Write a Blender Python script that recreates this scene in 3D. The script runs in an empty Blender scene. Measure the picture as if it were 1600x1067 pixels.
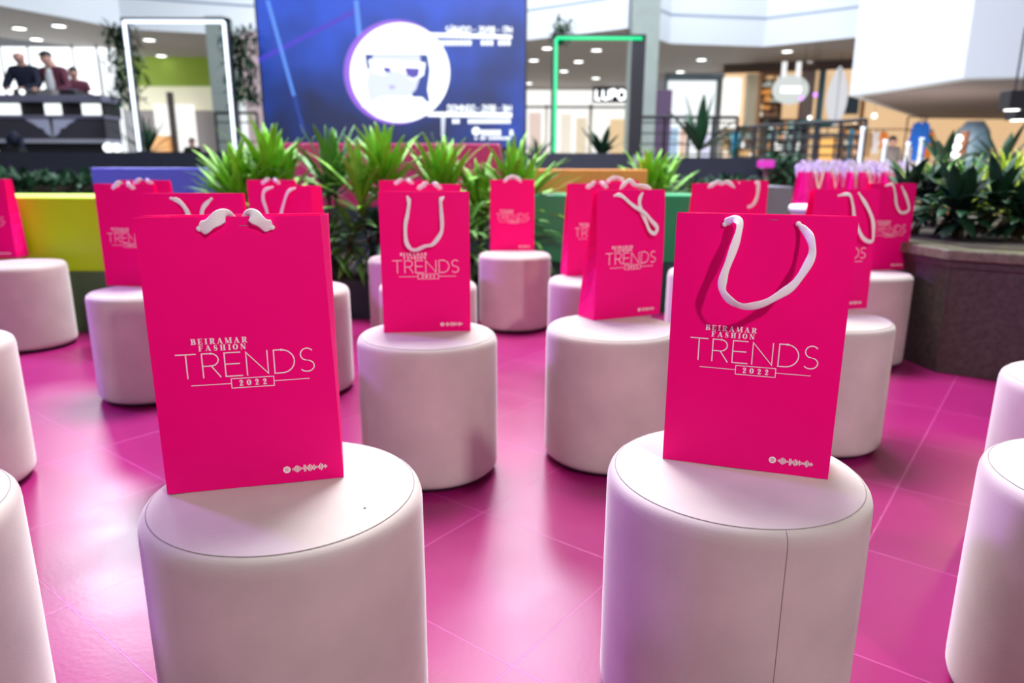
import bpy, bmesh, math, random
from mathutils import Vector, Matrix
PI = math.pi
rnd = random.Random(7)
C = bpy.context.scene.collection

# ------------------------------------------------------------ camera
F_PX, PITCH, ROLL, CAM_H = 1096.4, math.radians(13.93), math.radians(.18), .947
_c, _s = math.cos(PITCH), math.sin(PITCH)
FW = Vector((0, _c, -_s)); _u = Vector((0, _s, _c)); _r = Vector((1, 0, 0))
RT = math.cos(ROLL)*_r + math.sin(ROLL)*_u
UP = -math.sin(ROLL)*_r + math.cos(ROLL)*_u
CP = Vector((0, 0, CAM_H))
cd = bpy.data.cameras.new('camera'); cam = bpy.data.objects.new('camera', cd); C.objects.link(cam)
cam.matrix_world = Matrix(((RT.x, UP.x, -FW.x, CP.x), (RT.y, UP.y, -FW.y, CP.y), (RT.z, UP.z, -FW.z, CP.z), (0, 0, 0, 1)))
cd.sensor_width = 36; cd.lens = F_PX*36/1600; cd.clip_end = 200; cd.clip_start = .02
cd.dof.use_dof = True; cd.dof.focus_distance = 1.17; cd.dof.aperture_fstop = 2.9; cd.dof.aperture_blades = 0
bpy.context.scene.camera = cam

def at(px, py, Y):                       # a point of the hall at distance Y seen at a place of the photograph
    d = FW*F_PX + RT*(px-800) + UP*(533.5-py)
    return CP + d*(Y/d.y)
def atz(px, py, z):
    d = FW*F_PX + RT*(px-800) + UP*(533.5-py)
    return CP + d*((z-CP.z)/d.z)

# ------------------------------------------------------------ world, lights, exposure
sc = bpy.context.scene
sc.view_settings.view_transform = 'Standard'; sc.view_settings.look = 'None'
sc.view_settings.gamma = 1; sc.view_settings.exposure = 0; sc.view_settings.use_curve_mapping = False
w = bpy.data.worlds.new('world'); sc.world = w; w.use_nodes = True
w.node_tree.nodes['Background'].inputs[0].default_value = (.88, .92, 1, 1)
w.node_tree.nodes['Background'].inputs[1].default_value = .20

def area(name, loc, target, size, power, col, sy=None, spread=None):
    l = bpy.data.lights.new(name, 'AREA'); l.energy = power; l.color = col; l.size = size
    if sy: l.shape = 'RECTANGLE'; l.size_y = sy
    if spread: l.spread = spread
    o = bpy.data.objects.new(name, l); C.objects.link(o); o.location = loc
    o.rotation_euler = (Vector(target)-Vector(loc)).to_track_quat('-Z', 'Y').to_euler()
    return o
area('skylight', (0, 5.7, 8.5), (0, 4.2, 0), 3.5, 1500, (.92, .96, 1), 3)
area('hall_light', (0, 20, 9), (0, 20.1, 0), 14, 2600, (.93, .97, 1), 14)
area('spotlight_key', (1.5, -1.3, 3.0), (-.05, 1.5, .55), .16, 80, (1, .96, .91))
area('stage_wash_left', (-7.0, 11.5, 6.2), (-.8, 1.5, .3), 1.5, 330, (.82, .88, 1), 1.0)
area('stage_wash_centre', (.5, 11.5, 7.4), (.1, 1.5, .3), .8, 190, (.78, .84, 1), 1.6)
area('violet_stage_light', (-6.5, 4.5, 3.6), (0, 2.2, .4), .8, 460, (.50, .18, 1))
area('violet_side_light', (-3.4, .6, 2.6), (1.5, 1.3, .3), .5, 16, (.72, .45, 1))
area('bulkhead_fascia_fill', (1, 5.5, 8.5), (4, 20, 4.5), 7, 900, (.90, .95, 1), 4)  # added fill, no real fixture: brightens the bulkhead and the mezzanine band
area('shop_spill_fill', (9.5, 16.5, .5), (9.0, 17.5, 2.6), 3, 60, (1, .85, .7))  # added fill aimed up, stands in for shop light on the bulkhead underside
area('planter_leaf_light', (3.6, 4.2, 1.7), (3.15, 4.3, .7), .3, 30, (.9, 1, .35))  # yellow-green lamp above the planter, aimed down at its leaves
area('bench_light', (-.6, 4.7, 5.4), (-.7, 5.0, .8), 1.2, 130, (1, .98, .85))

# ------------------------------------------------------------ materials
def S(r, g, b):
    f = lambda v: (v/255/12.92) if v/255 <= .04045 else ((v/255+.055)/1.055)**2.4
    return (f(r), f(g), f(b), 1)
MATS = {}
def mat(name, col, rough=.5, spec=.5, metal=0, var=0, scale=8, bump=0, bscale=60, sheen=0, coat=0, emit=None, es=1, trans=0, col2=None, alpha=1, sub=0):
    if name in MATS: return MATS[name]
    m = bpy.data.materials.new(name); m.use_nodes = True; nt = m.node_tree; b = nt.nodes['Principled BSDF']
    b.inputs['Base Color'].default_value = col; b.inputs['Roughness'].default_value = rough
    b.inputs['Specular IOR Level'].default_value = spec; b.inputs['Metallic'].default_value = metal
    b.inputs['Sheen Weight'].default_value = sheen; b.inputs['Coat Weight'].default_value = coat
    if sheen: b.inputs['Sheen Roughness'].default_value = .35
    if trans: b.inputs['Transmission Weight'].default_value = trans
    if alpha < 1: b.inputs['Alpha'].default_value = alpha
    if emit: b.inputs['Emission Color'].default_value = emit; b.inputs['Emission Strength'].default_value = es
    tc = nt.nodes.new('ShaderNodeTexCoord')
    if var or col2:
        n = nt.nodes.new('ShaderNodeTexNoise'); n.inputs['Scale'].default_value = scale; n.inputs['Detail'].default_value = 4
        nt.links.new(tc.outputs['Object'], n.inputs['Vector'])
        mx = nt.nodes.new('ShaderNodeMix'); mx.data_type = 'RGBA'
        mx.inputs['A'].default_value = tuple(col[i]*(1-var) for i in range(3))+(1,)
        c2 = col2 if col2 else tuple(min(1, col[i]*(1+var)) for i in range(3))+(1,)
        mx.inputs['B'].default_value = c2
        rp = nt.nodes.new('ShaderNodeMapRange'); rp.inputs['From Min'].default_value = .3; rp.inputs['From Max'].default_value = .7
        nt.links.new(n.outputs['Fac'], rp.inputs['Value']); nt.links.new(rp.outputs['Result'], mx.inputs['Factor'])
        nt.links.new(mx.outputs['Result'], b.inputs['Base Color'])
    if bump:
        n = nt.nodes.new('ShaderNodeTexNoise'); n.inputs['Scale'].default_value = bscale; n.inputs['Detail'].default_value = 3
        nt.links.new(tc.outputs['Object'], n.inputs['Vector'])
        bp = nt.nodes.new('ShaderNodeBump'); bp.inputs['Strength'].default_value = bump; bp.inputs['Distance'].default_value = .01
        nt.links.new(n.outputs['Fac'], bp.inputs['Height']); nt.links.new(bp.outputs['Normal'], b.inputs['Normal'])
    MATS[name] = m; return m
def glow(name, col, s=1.0):
    return mat(name, (.02, .02, .02, 1), .6, emit=col, es=s)

M_PAPER = mat('pink_card', S(247, 0, 124), .5, .15, var=.02, scale=3, bump=.05, bscale=900)
M_PRINT = mat('white_print', (.95, .92, .93, 1), .5)
M_CORD = mat('white_ribbon', (.88, .88, .86, 1), .55, bump=.25, bscale=700, sheen=.2)
M_VELVET = mat('blush_velvet', (.53, .455, .44, 1), .8, .2, var=.10, scale=6, bump=.06, bscale=500, sheen=.55)
M_SEAM = mat('seam_thread', (.30, .26, .26, 1), .8)
M_BLACK = mat('black_plastic', (.012, .012, .015, 1), .5)
M_STEEL = mat('dark_steel', (.04, .04, .05, 1), .4, metal=.6)
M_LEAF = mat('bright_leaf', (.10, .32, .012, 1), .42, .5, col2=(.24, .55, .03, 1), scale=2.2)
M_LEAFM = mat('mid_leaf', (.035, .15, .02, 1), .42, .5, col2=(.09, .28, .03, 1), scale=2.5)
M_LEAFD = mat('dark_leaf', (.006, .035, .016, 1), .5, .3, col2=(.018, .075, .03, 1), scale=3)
M_LEAFY = mat('yellow_leaf', (.30, .42, .03, 1), .45, .5, col2=(.55, .62, .08, 1), scale=4)
M_STEM = mat('plant_stem', (.08, .07, .035, 1), .8)
M_SOIL = mat('soil', (.03, .022, .016, 1), .95, var=.4, scale=30, bump=.5)
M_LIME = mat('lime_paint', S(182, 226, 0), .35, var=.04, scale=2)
M_LIMED = mat('moss_green_plinth', (.09, .20, .08, 1), .6, var=.1)  # darker, duller green than the lime bench body
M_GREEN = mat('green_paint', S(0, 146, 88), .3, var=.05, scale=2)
M_GREEN_SHADED = mat('shaded_green_paint', S(0, 84, 70), .5, var=.1)  # bench green with the shade of the plinth recess put into the colour
M_PURPLE = mat('violet_paint', S(75, 80, 178), .4)
M_BERRY = mat('berry_paint', S(178, 40, 96), .5, var=.06)
M_ORANGE = mat('orange_paint', S(216, 140, 62), .45, var=.05)
M_GREY = mat('slate_paint', S(104, 98, 118), .5, var=.08)
M_PLINTH = mat('petrol_paint', S(30, 52, 56), .6, var=.2)
M_NAVY = mat('navy_fascia', S(26, 30, 48), .5, var=.15)
M_WHITE = mat('white_plaster', S(222, 230, 240), .7)
M_SOFFIT = mat('beige_soffit', S(168, 162, 158), .7, var=.04)
M_LAMP = glow('lamp_glow', (1, 1, .97, 1), 5)
M_CONC = mat('pillar_concrete', S(150, 162, 160), .7, var=.08, scale=1.5)
M_SKIN = mat('skin', S(206, 160, 148), .55)
M_SHOP = glow('shop_light', (1, .985, .95, 1), 1.15)
M_SHOPC = glow('cool_shop_light', (.93, .98, 1, 1), 1.1)
M_WARM = glow('warm_shop_light', (1, .80, .56, 1), .85)

# ------------------------------------------------------------ mesh helpers
class M:
    def __init__(s): s.v = []; s.f = []
    def add(s, vs, fs):
        n = len(s.v); s.v += [tuple(v) for v in vs]; s.f += [tuple(i+n for i in f) for f in fs]; return s
    def box(s, x0, x1, y0, y1, z0, z1):
        v = [(x, y, z) for z in (z0, z1) for y in (y0, y1) for x in (x0, x1)]
        return s.add(v, [(0, 2, 3, 1), (4, 5, 7, 6), (0, 1, 5, 4), (2, 6, 7, 3), (0, 4, 6, 2), (1, 3, 7, 5)])
    def prism(s, poly, z0, z1):
        n = len(poly); v = [(p[0], p[1], z0) for p in poly]+[(p[0], p[1], z1) for p in poly]
        return s.add(v, [tuple(range(n))[::-1], tuple(range(n, 2*n))]+[(i, (i+1) % n, n+(i+1) % n, n+i) for i in range(n)])
    def slab(s, poly, y0, y1):           # polygon in x,z given depth in y
        n = len(poly); v = [(p[0], y0, p[1]) for p in poly]+[(p[0], y1, p[1]) for p in poly]
        return s.add(v, [tuple(range(n)), tuple(range(n, 2*n))[::-1]]+[(i, n+i, n+(i+1) % n, (i+1) % n) for i in range(n)])
    def lathe(s, prof, n=40, cx=0, cy=0, closed=True):
        v = []; f = []
        for r, z in prof:
            for i in range(n):
                a = 2*PI*i/n; v.append((cx+r*math.cos(a), cy+r*math.sin(a), z))
        for k in range(len(prof)-1):
            for i in range(n):
                j = (i+1) % n; f.append((k*n+i, k*n+j, (k+1)*n+j, (k+1)*n+i))
        if closed: f.append(tuple(range(n))[::-1]); f.append(tuple(range((len(prof)-1)*n, len(prof)*n)))
        return s.add(v, f)
    def tube(s, path, r, n=8, caps=True):
        path = [Vector(p) for p in path]; v = []; f = []; ref = Vector((.3, .2, 1)).normalized()
        for k, p in enumerate(path):
            t = (path[min(k+1, len(path)-1)]-path[max(k-1, 0)]).normalized()
            a = t.cross(ref)
            if a.length < .05: a = t.cross(Vector((1, 0, 0)))
            a.normalize(); b = t.cross(a); rr = r[k] if isinstance(r, (list, tuple)) else r
            for i in range(n):
                q = 2*PI*i/n; v.append(p+(a*math.cos(q)+b*math.sin(q))*rr)
        for k in range(len(path)-1):
            for i in range(n):
                j = (i+1) % n; f.append((k*n+i, k*n+j, (k+1)*n+j, (k+1)*n+i))
        if caps: f.append(tuple(range(n))[::-1]); f.append(tuple(range((len(path)-1)*n, len(path)*n)))
        return s.add(v, f)
    def ball(s, c, rx, ry=None, rz=None, n=14, m=9):
        ry = ry or rx; rz = rz or rx; v = [(c[0], c[1], c[2]-rz)]
        for k in range(1, m):
            a = -PI/2+PI*k/m
            for i in range(n):
                q = 2*PI*i/n; v.append((c[0]+rx*math.cos(a)*math.cos(q), c[1]+ry*math.cos(a)*math.sin(q), c[2]+rz*math.sin(a)))
        v.append((c[0], c[1], c[2]+rz)); f = [(0, 1+(i+1) % n, 1+i) for i in range(n)]
        for k in range(m-2):
            for i in range(n):
                j = (i+1) % n; f.append((1+k*n+i, 1+k*n+j, 1+(k+1)*n+j, 1+(k+1)*n+i))
        L = len(v)-1; o = 1+(m-2)*n; f += [(o+i, o+(i+1) % n, L) for i in range(n)]
        return s.add(v, f)
    def build(s, name, m, parent=None, smooth=False, loc=None, recenter=True):
        me = bpy.data.meshes.new(name)
        vs = s.v
        if parent is None and recenter and loc is None and vs:
            x = [p[0] for p in vs]; y = [p[1] for p in vs]; z = min(p[2] for p in vs)
            loc = ((min(x)+max(x))/2, (min(y)+max(y))/2, z)
            vs = [(p[0]-loc[0], p[1]-loc[1], p[2]-loc[2]) for p in vs]
        me.from_pydata(vs, [], s.f); me.validate(); me.update(); me.materials.append(m)
        if smooth:
            me.polygons.foreach_set('use_smooth', [True]*len(me.polygons))
        o = bpy.data.objects.new(name, me); C.objects.link(o)
        if parent is not None: o.parent = parent
        elif loc is not None: o.location = loc
        return o
def tag(o, label, cat=None, group=None, kind=None):
    if label: o['label'] = label
    if cat: o['category'] = cat
    if group: o['group'] = group
    if kind: o['kind'] = kind
    return o
def thing(name, label, cat, loc=(0, 0, 0), rz=0, group=None, kind=None):
    o = bpy.data.objects.new(name, None); C.objects.link(o); o.location = loc; o.rotation_euler = (0, 0, rz)
    return tag(o, label, cat, group, kind)
def struct(o, label=None):
    o['kind'] = 'structure'
    if label: o['label'] = label
    return o
def kids(o): return list(o.children)
def copy_tree(o, parent=None):
    c = o.copy(); C.objects.link(c); c.parent = parent
    for ch in kids(o): copy_tree(ch, c)
    return c
def bevel(o, wd=.005, seg=2):
    b = o.modifiers.new('bevel', 'BEVEL'); b.width = wd; b.segments = seg; b.limit_method = 'ANGLE'; return o
def catmull(pts, n=8):
    P = [Vector(p) for p in pts]; out = []
    for i in range(len(P)-1):
        p0 = P[max(i-1, 0)]; p1 = P[i]; p2 = P[i+1]; p3 = P[min(i+2, len(P)-1)]
        for k in range(n):
            t = k/n
            out.append(.5*((2*p1)+(p2-p0)*t+(2*p0-5*p1+4*p2-p3)*t*t+(3*p1-p0-3*p2+p3)*t**3))
    out.append(P[-1]); return out

# ------------------------------------------------------------ floor
def tile_mat(name, base, var, rough, ang, off, size, groove, gw=.0045, bump=.02):
    m = bpy.data.materials.new(name); m.use_nodes = True; nt = m.node_tree; b = nt.nodes['Principled BSDF']
    tc = nt.nodes.new('ShaderNodeTexCoord'); mp = nt.nodes.new('ShaderNodeMapping'); mp.vector_type = 'TEXTURE'
    mp.inputs['Location'].default_value = off; mp.inputs['Rotation'].default_value = (0, 0, ang)
    nt.links.new(tc.outputs['Object'], mp.inputs['Vector'])
    br = nt.nodes.new('ShaderNodeTexBrick'); br.offset = 0; br.squash = 1
    br.inputs['Scale'].default_value = 1; br.inputs['Brick Width'].default_value = size; br.inputs['Row Height'].default_value = size
    br.inputs['Mortar Size'].default_value = gw/2; br.inputs['Mortar Smooth'].default_value = .3; br.inputs['Bias'].default_value = 0
    br.inputs['Color1'].default_value = base; br.inputs['Color2'].default_value = var; br.inputs['Mortar'].default_value = groove
    nt.links.new(mp.outputs['Vector'], br.inputs['Vector']); nt.links.new(br.outputs['Color'], b.inputs['Base Color'])
    n = nt.nodes.new('ShaderNodeTexNoise'); n.inputs['Scale'].default_value = 6; n.inputs['Detail'].default_value = 6
    nt.links.new(tc.outputs['Object'], n.inputs['Vector'])
    mr = nt.nodes.new('ShaderNodeMapRange'); mr.inputs['To Min'].default_value = rough-.05; mr.inputs['To Max'].default_value = rough+.07
    nt.links.new(n.outputs['Fac'], mr.inputs['Value']); nt.links.new(mr.outputs['Result'], b.inputs['Roughness'])
    n2 = nt.nodes.new('ShaderNodeTexNoise'); n2.inputs['Scale'].default_value = 90; nt.links.new(tc.outputs['Object'], n2.inputs['Vector'])
    ad = nt.nodes.new('ShaderNodeMath'); ad.operation = 'MULTIPLY_ADD'; ad.inputs[1].default_value = -1.0
    nt.links.new(br.outputs['Fac'], ad.inputs[0]); 
    sc_ = nt.nodes.new('ShaderNodeMath'); sc_.operation = 'MULTIPLY'; sc_.inputs[1].default_value = .25
    nt.links.new(n2.outputs['Fac'], sc_.inputs[0]); nt.links.new(sc_.outputs[0], ad.inputs[2])
    bp = nt.nodes.new('ShaderNodeBump'); bp.inputs['Strength'].default_value = .35; bp.inputs['Distance'].default_value = .002
    nt.links.new(ad.outputs[0], bp.inputs['Height']); nt.links.new(bp.outputs['Normal'], b.inputs['Normal'])
    b.inputs['Specular IOR Level'].default_value = .6
    return m
A37 = math.radians(-37.5); dx, dy = math.cos(A37), math.sin(A37); nx, ny = -dy, dx
ox, oy = dx*(-.716)+nx*.489, dy*(-.716)+ny*.489
M_FLOOR = tile_mat('pink_gloss_tiles', (.27, .008, .108, 1), (.295, .010, .12, 1), .30, A37, (ox, oy, 0), .449, (.40, .05, .22, 1))
M_MALL = tile_mat('beige_mall_tiles', (.42, .38, .33, 1), (.46, .41, .36, 1), .25, 0, (0, 0, 0), .6, (.25, .23, .2, 1))
f = M(); f.box(-9, 9, -3, 5.3, -.05, 0); fo = f.build('floor', M_FLOOR, recenter=False); struct(fo, 'glossy hot pink painted floor of diagonal square tiles')
f = M(); f.box(-30, 40, 5.3, 60, -.05, -.001); fo = f.build('floor', M_MALL, recenter=False); struct(fo, 'pale beige hall floor beyond the benches')

# ------------------------------------------------------------ stools
R, H = .215, .45
def make_stool():
    t = thing('round_stool', '', 'stool')
    m = M(); m.lathe([(.0005, .4495), (.08, .4505), (.15, .4500), (.19, .4485), (.2015, .4465)], 72, closed=False); 
    m.lathe([(.2015, .4465), (.2015, .43)], 72, closed=False); m.build('seat_top', M_VELVET, t, True)
    m = M(); m.lathe([(.2025, .4455), (.2075, .4425), (.2115, .437), (.2142, .428), (.215, .417), (.2152, .35), (.2156, .25), (.2152, .15), (.215, .05), (.2142, .034), (.2115, .025), (.205, .019), (.195, .018)], 96)
    m.build('side_cover', M_VELVET, t, True)
    m = M(); m.tube([(.2022*math.cos(a*2*PI/90), .2022*math.sin(a*2*PI/90), .4462) for a in range(91)], .0006, 6, False); m.build('piping', M_SEAM, t, True)
    m = M(); m.lathe([(.196, .010), (.196, .018)], 48); m.build('base_plate', M_BLACK, t)
    for k in range(4):
        a = PI/4+k*PI/2+.25; m = M(); m.lathe([(.016, 0), (.018, .004), (.018, .0105)], 14, .165*math.cos(a), .165*math.sin(a)); m.build('foot', M_BLACK, t)
    return t
stool0 = make_stool(); first = [True]
GS = 'blush velvet round stools'
def stool(x, y, label, rz=0, seam=False):
    global stool0
    if first[0]: o = stool0; first[0] = False
    else: o = copy_tree(stool0)
    o.location = (x, y, 0); o.rotation_euler = (0, 0, rz); tag(o, label, 'stool', GS)
    return o
stools = {
 'A': (-.36, 1.034, 'pale velvet round stool, front left, carrying the large bag with ribbons tucked in'),
 'B': (.381, 1.111, 'pale velvet round stool with side seam, front right, under the bag with looped ribbon'),
 'C': (-.262, 2.118, 'blush velvet round stool just behind and right of the front left stool'),
 'D': (.327, 2.228, 'blush velvet round stool just left behind the front right stool, bag turned sideways on it'),
 'E': (.015, 4.202, 'blush velvet round stool alone at the back centre before the leafy plants'),
 'F': (-2.608, 3.70, 'blush velvet round stool at far left in front of the lime bench'),
 'G': (-1.53, 2.881, 'blush velvet round stool half hidden left of the big front left bag'),
 'H': (1.084, 2.37, 'blush velvet round stool right behind the big front right bag'),
 'I': (1.749, 3.462, 'blush velvet round stool touching the corner of the granite planter'),
 'J': (1.442, 1.63, 'empty lilac-lit round stool at the right edge, before the granite planter'),
 'K': (1.025, 1.064, 'empty round stool cut off by the lower right corner of the picture'),
 'L': (-1.70, 1.97, 'empty round stool at the left edge, halfway down the picture'),
 'M': (-.98, .935, 'empty round stool cut off by the lower left corner of the picture'),
 'N': (-.914, 2.952, 'round stool showing a thin slice right of the big front left bag'),
 'O': (-.373, 3.08, 'round stool hidden behind the stool second from left, slivers on both sides'),
 'P': (-.603, 3.993, 'round stool behind, its left side showing against the dark foliage'),
 'Q': (.383, 3.222, 'round stool showing its left side behind the bag turned sideways'),
 'X': (-.835, 2.03, 'round stool almost hidden behind the big front left bag, left rim showing'),
 'R': (.62, 4.15, 'round stool hidden at the back behind the bag turned sideways'),
 'S': (1.0, 3.5, 'round stool hidden straight behind the big front right bag'),
 'T': (1.42, 4.3, 'round stool hidden at the back right before the slate block'),
 'W': (-1.90, 3.79, 'round stool hidden at the back left behind its neighbours and the lime bench'),
 'V': (-1.32, 3.98, 'round stool hidden at the back behind the big front left bag'),
 'U': (2.0, 2.02, 'round stool at the extreme right edge, a thin lilac strip of it showing'),
}
for k, (x, y, lab) in stools.items():
    o = stool(x, y, lab, rnd.uniform(0, 6))
    if k == 'B':
        o.rotation_euler = (0, 0, 0)
        a = math.radians(-87); m = M()
        m.tube([((r_)*math.cos(a), (r_)*math.sin(a), z) for r_, z in [(.2030, .4460), (.2085, .4425), (.2122, .437), (.2148, .428), (.2156, .417), (.2158, .35), (.2162, .25), (.2158, .15), (.2156, .04)]], .0004, 6)
        m.build('side_seam', M_SEAM, o, True)
p = atz(570, 794, .4497); m = M(); m.lathe([(.0022, 0), (.0018, .0006)], 10, p.x+.36, p.y-1.034)
m.v = [(v[0], v[1], v[2]+.4497) for v in m.v]
stool0.rotation_euler = (0, 0, 0); tag(m.build('stain', mat('dark_speck', (.05, .03, .02, 1), .8), stool0), 'small dark brown speck')

# ------------------------------------------------------------ printed logo (lettering as flat ink shapes), unit = metres
class Ink:
    def __init__(s): s.v = []; s.f = []
    def quad(s, pts):
        n = len(s.v); s.v += [(p[0], 0, p[1]) for p in pts]; s.f.append(tuple(range(n, n+len(pts))))
    def line(s, pts, wd, closed=False):
        P = [Vector((p[0], p[1])) for p in pts]
        if closed: P.append(P[0])
        L = []; n = len(P)
        for i in range(n):
            if closed: a = (P[i]-P[i-1] if i > 0 else P[-1]-P[-2]).normalized(); b = (P[i+1]-P[i] if i < n-1 else P[1]-P[0]).normalized()
            else: a = (P[i]-P[i-1]).normalized() if i > 0 else (P[1]-P[0]).normalized(); b = (P[i+1]-P[i]).normalized() if i < n-1 else a
            t = (a+b)
            if t.length < .1: t = a
            t.normalize(); nrm = Vector((-t.y, t.x)); k = 1/max(.45, nrm.dot(Vector((-a.y, a.x)))); L.append(nrm*k)
        for i in range(n-1):
            w0 = wd[i] if isinstance(wd, list) else wd; w1 = wd[i+1] if isinstance(wd, list) else wd
            a = P[i]+L[i]*w0/2; b = P[i]-L[i]*w0/2; c = P[i+1]-L[i+1]*w1/2; d = P[i+1]+L[i+1]*w1/2
            s.quad([b, c, d, a])
    def disc(s, cx, cz, r, n=28): s.quad([(cx+r*math.cos(2*PI*i/n), cz+r*math.sin(2*PI*i/n)) for i in range(n)])
    def build(s, name, m, parent, y=0):
        mm = M(); mm.v = [(v[0], y, v[2]) for v in s.v]; mm.f = s.f; return mm.build(name, m, parent)
def arc(cx, cz, rx, rz, a0, a1, n=14):
    return [(cx+rx*math.cos(math.radians(a0+(a1-a0)*i/n)), cz+rz*math.sin(math.radians(a0+(a1-a0)*i/n))) for i in range(n+1)]
# thin sans capitals (unit height 1)
THIN = {
 'T': (.74, [[(0, .98), (.74, .98)], [(.37, .98), (.37, 0)]]),
 'R': (.68, [[(.03, 0), (.03, .98), (.34, .98)]+arc(.34, .73, .27, .25, 90, -90)+[(.03, .48)], [(.34, .48), (.66, 0)]]),
 'E': (.66, [[(.66, .02), (.03, .02), (.03, .98), (.63, .98)], [(.03, .52), (.58, .52)]]),
 'N': (.84, [[(.03, 0), (.03, .96), (.81, .04), (.81, 1)]]),
 'D': (.82, [[(.03, 0), (.03, .98), (.30, .98)]+arc(.30, .5, .49, .48, 90, -90)+[(.0, .02)]]),
 'S': (.60, [arc(.31, .735, .25, .25, 35, 270)+arc(.29, .25, .28, .235, 90, -145)]),
 'A': (.8, [[(0, 0), (.4, 1), (.8, 0)], [(.15, .35), (.65, .35)]]),
 'Á': (.8, [[(0, 0), (.4, 1), (.8, 0)], [(.15, .35), (.65, .35)], [(.36, 1.1), (.5, 1.3)]]),
 'B': (.66, [[(.03, .52), (.36, .52)]+arc(.36, .75, .23, .23, -90, 90)+[(.03, .98), (.03, .02), (.36, .02)]+arc(.36, .27, .27, .25, -90, 90)]),
 'O': (.9, [arc(.45, .5, .43, .48, 0, 360, 24)]),
 'M': (.95, [[(.03, 0), (.03, .96), (.47, .3), (.92, .96), (.92, 0)]]),
 'I': (.1, [[(.05, 0), (.05, 1)]]),
 'G': (.85, [arc(.45, .5, .43, .48, 40, 320, 20)+[(.80, .45), (.5, .45)]]),
 'L': (.6, [[(.05, 1), (.05, .03), (.6, .03)]]),
 'U': (.8, [[(.05, 1), (.05, .35)]+arc(.4, .35, .35, .32, 180, 360)+[(.75, 1)]]),
 'P': (.62, [[(.03, 0), (.03, .98), (.34, .98)]+arc(.34, .73, .27, .25, 90, -90)+[(.03, .48)]]),
 'H': (.8, [[(.05, 0), (.05, 1)], [(.75, 0), (.75, 1)], [(.05, .5), (.75, .5)]]),
 '2': (.6, [arc(.3, .72, .26, .26, 160, -20)+[(.03, .03), (.6, .03)]]),
 '0': (.62, [arc(.31, .5, .28, .48, 0, 360, 20)]),
 '1': (.3, [[(.02, .75), (.2, .97), (.2, 0)]]),
 '7': (.6, [[(.02, .97), (.58, .97), (.2, 0)]]),
 '8': (.62, [arc(.31, .75, .22, .23, 0, 360, 16), arc(.31, .27, .27, .26, 0, 360, 16)]),
 '6': (.62, [arc(.31, .3, .27, .28, 0, 360, 16), [(.05, .35), (.2, .8), (.45, .98)]]),
 '/': (.4, [[(.0, -.05), (.4, 1.05)]]), '-': (.4, [[(.03, .45), (.37, .45)]]), ' ': (.35, []),
}
def thin_text(ink, txt, x, z, h, wd, gap=.13):
    for ch in txt:
        aw, strokes = THIN[ch]
        for st in strokes: ink.line([(x+p[0]*h, z+p[1]*h) for p in st], wd)
        x += (aw+gap)*h
    return x-gap*h
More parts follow.
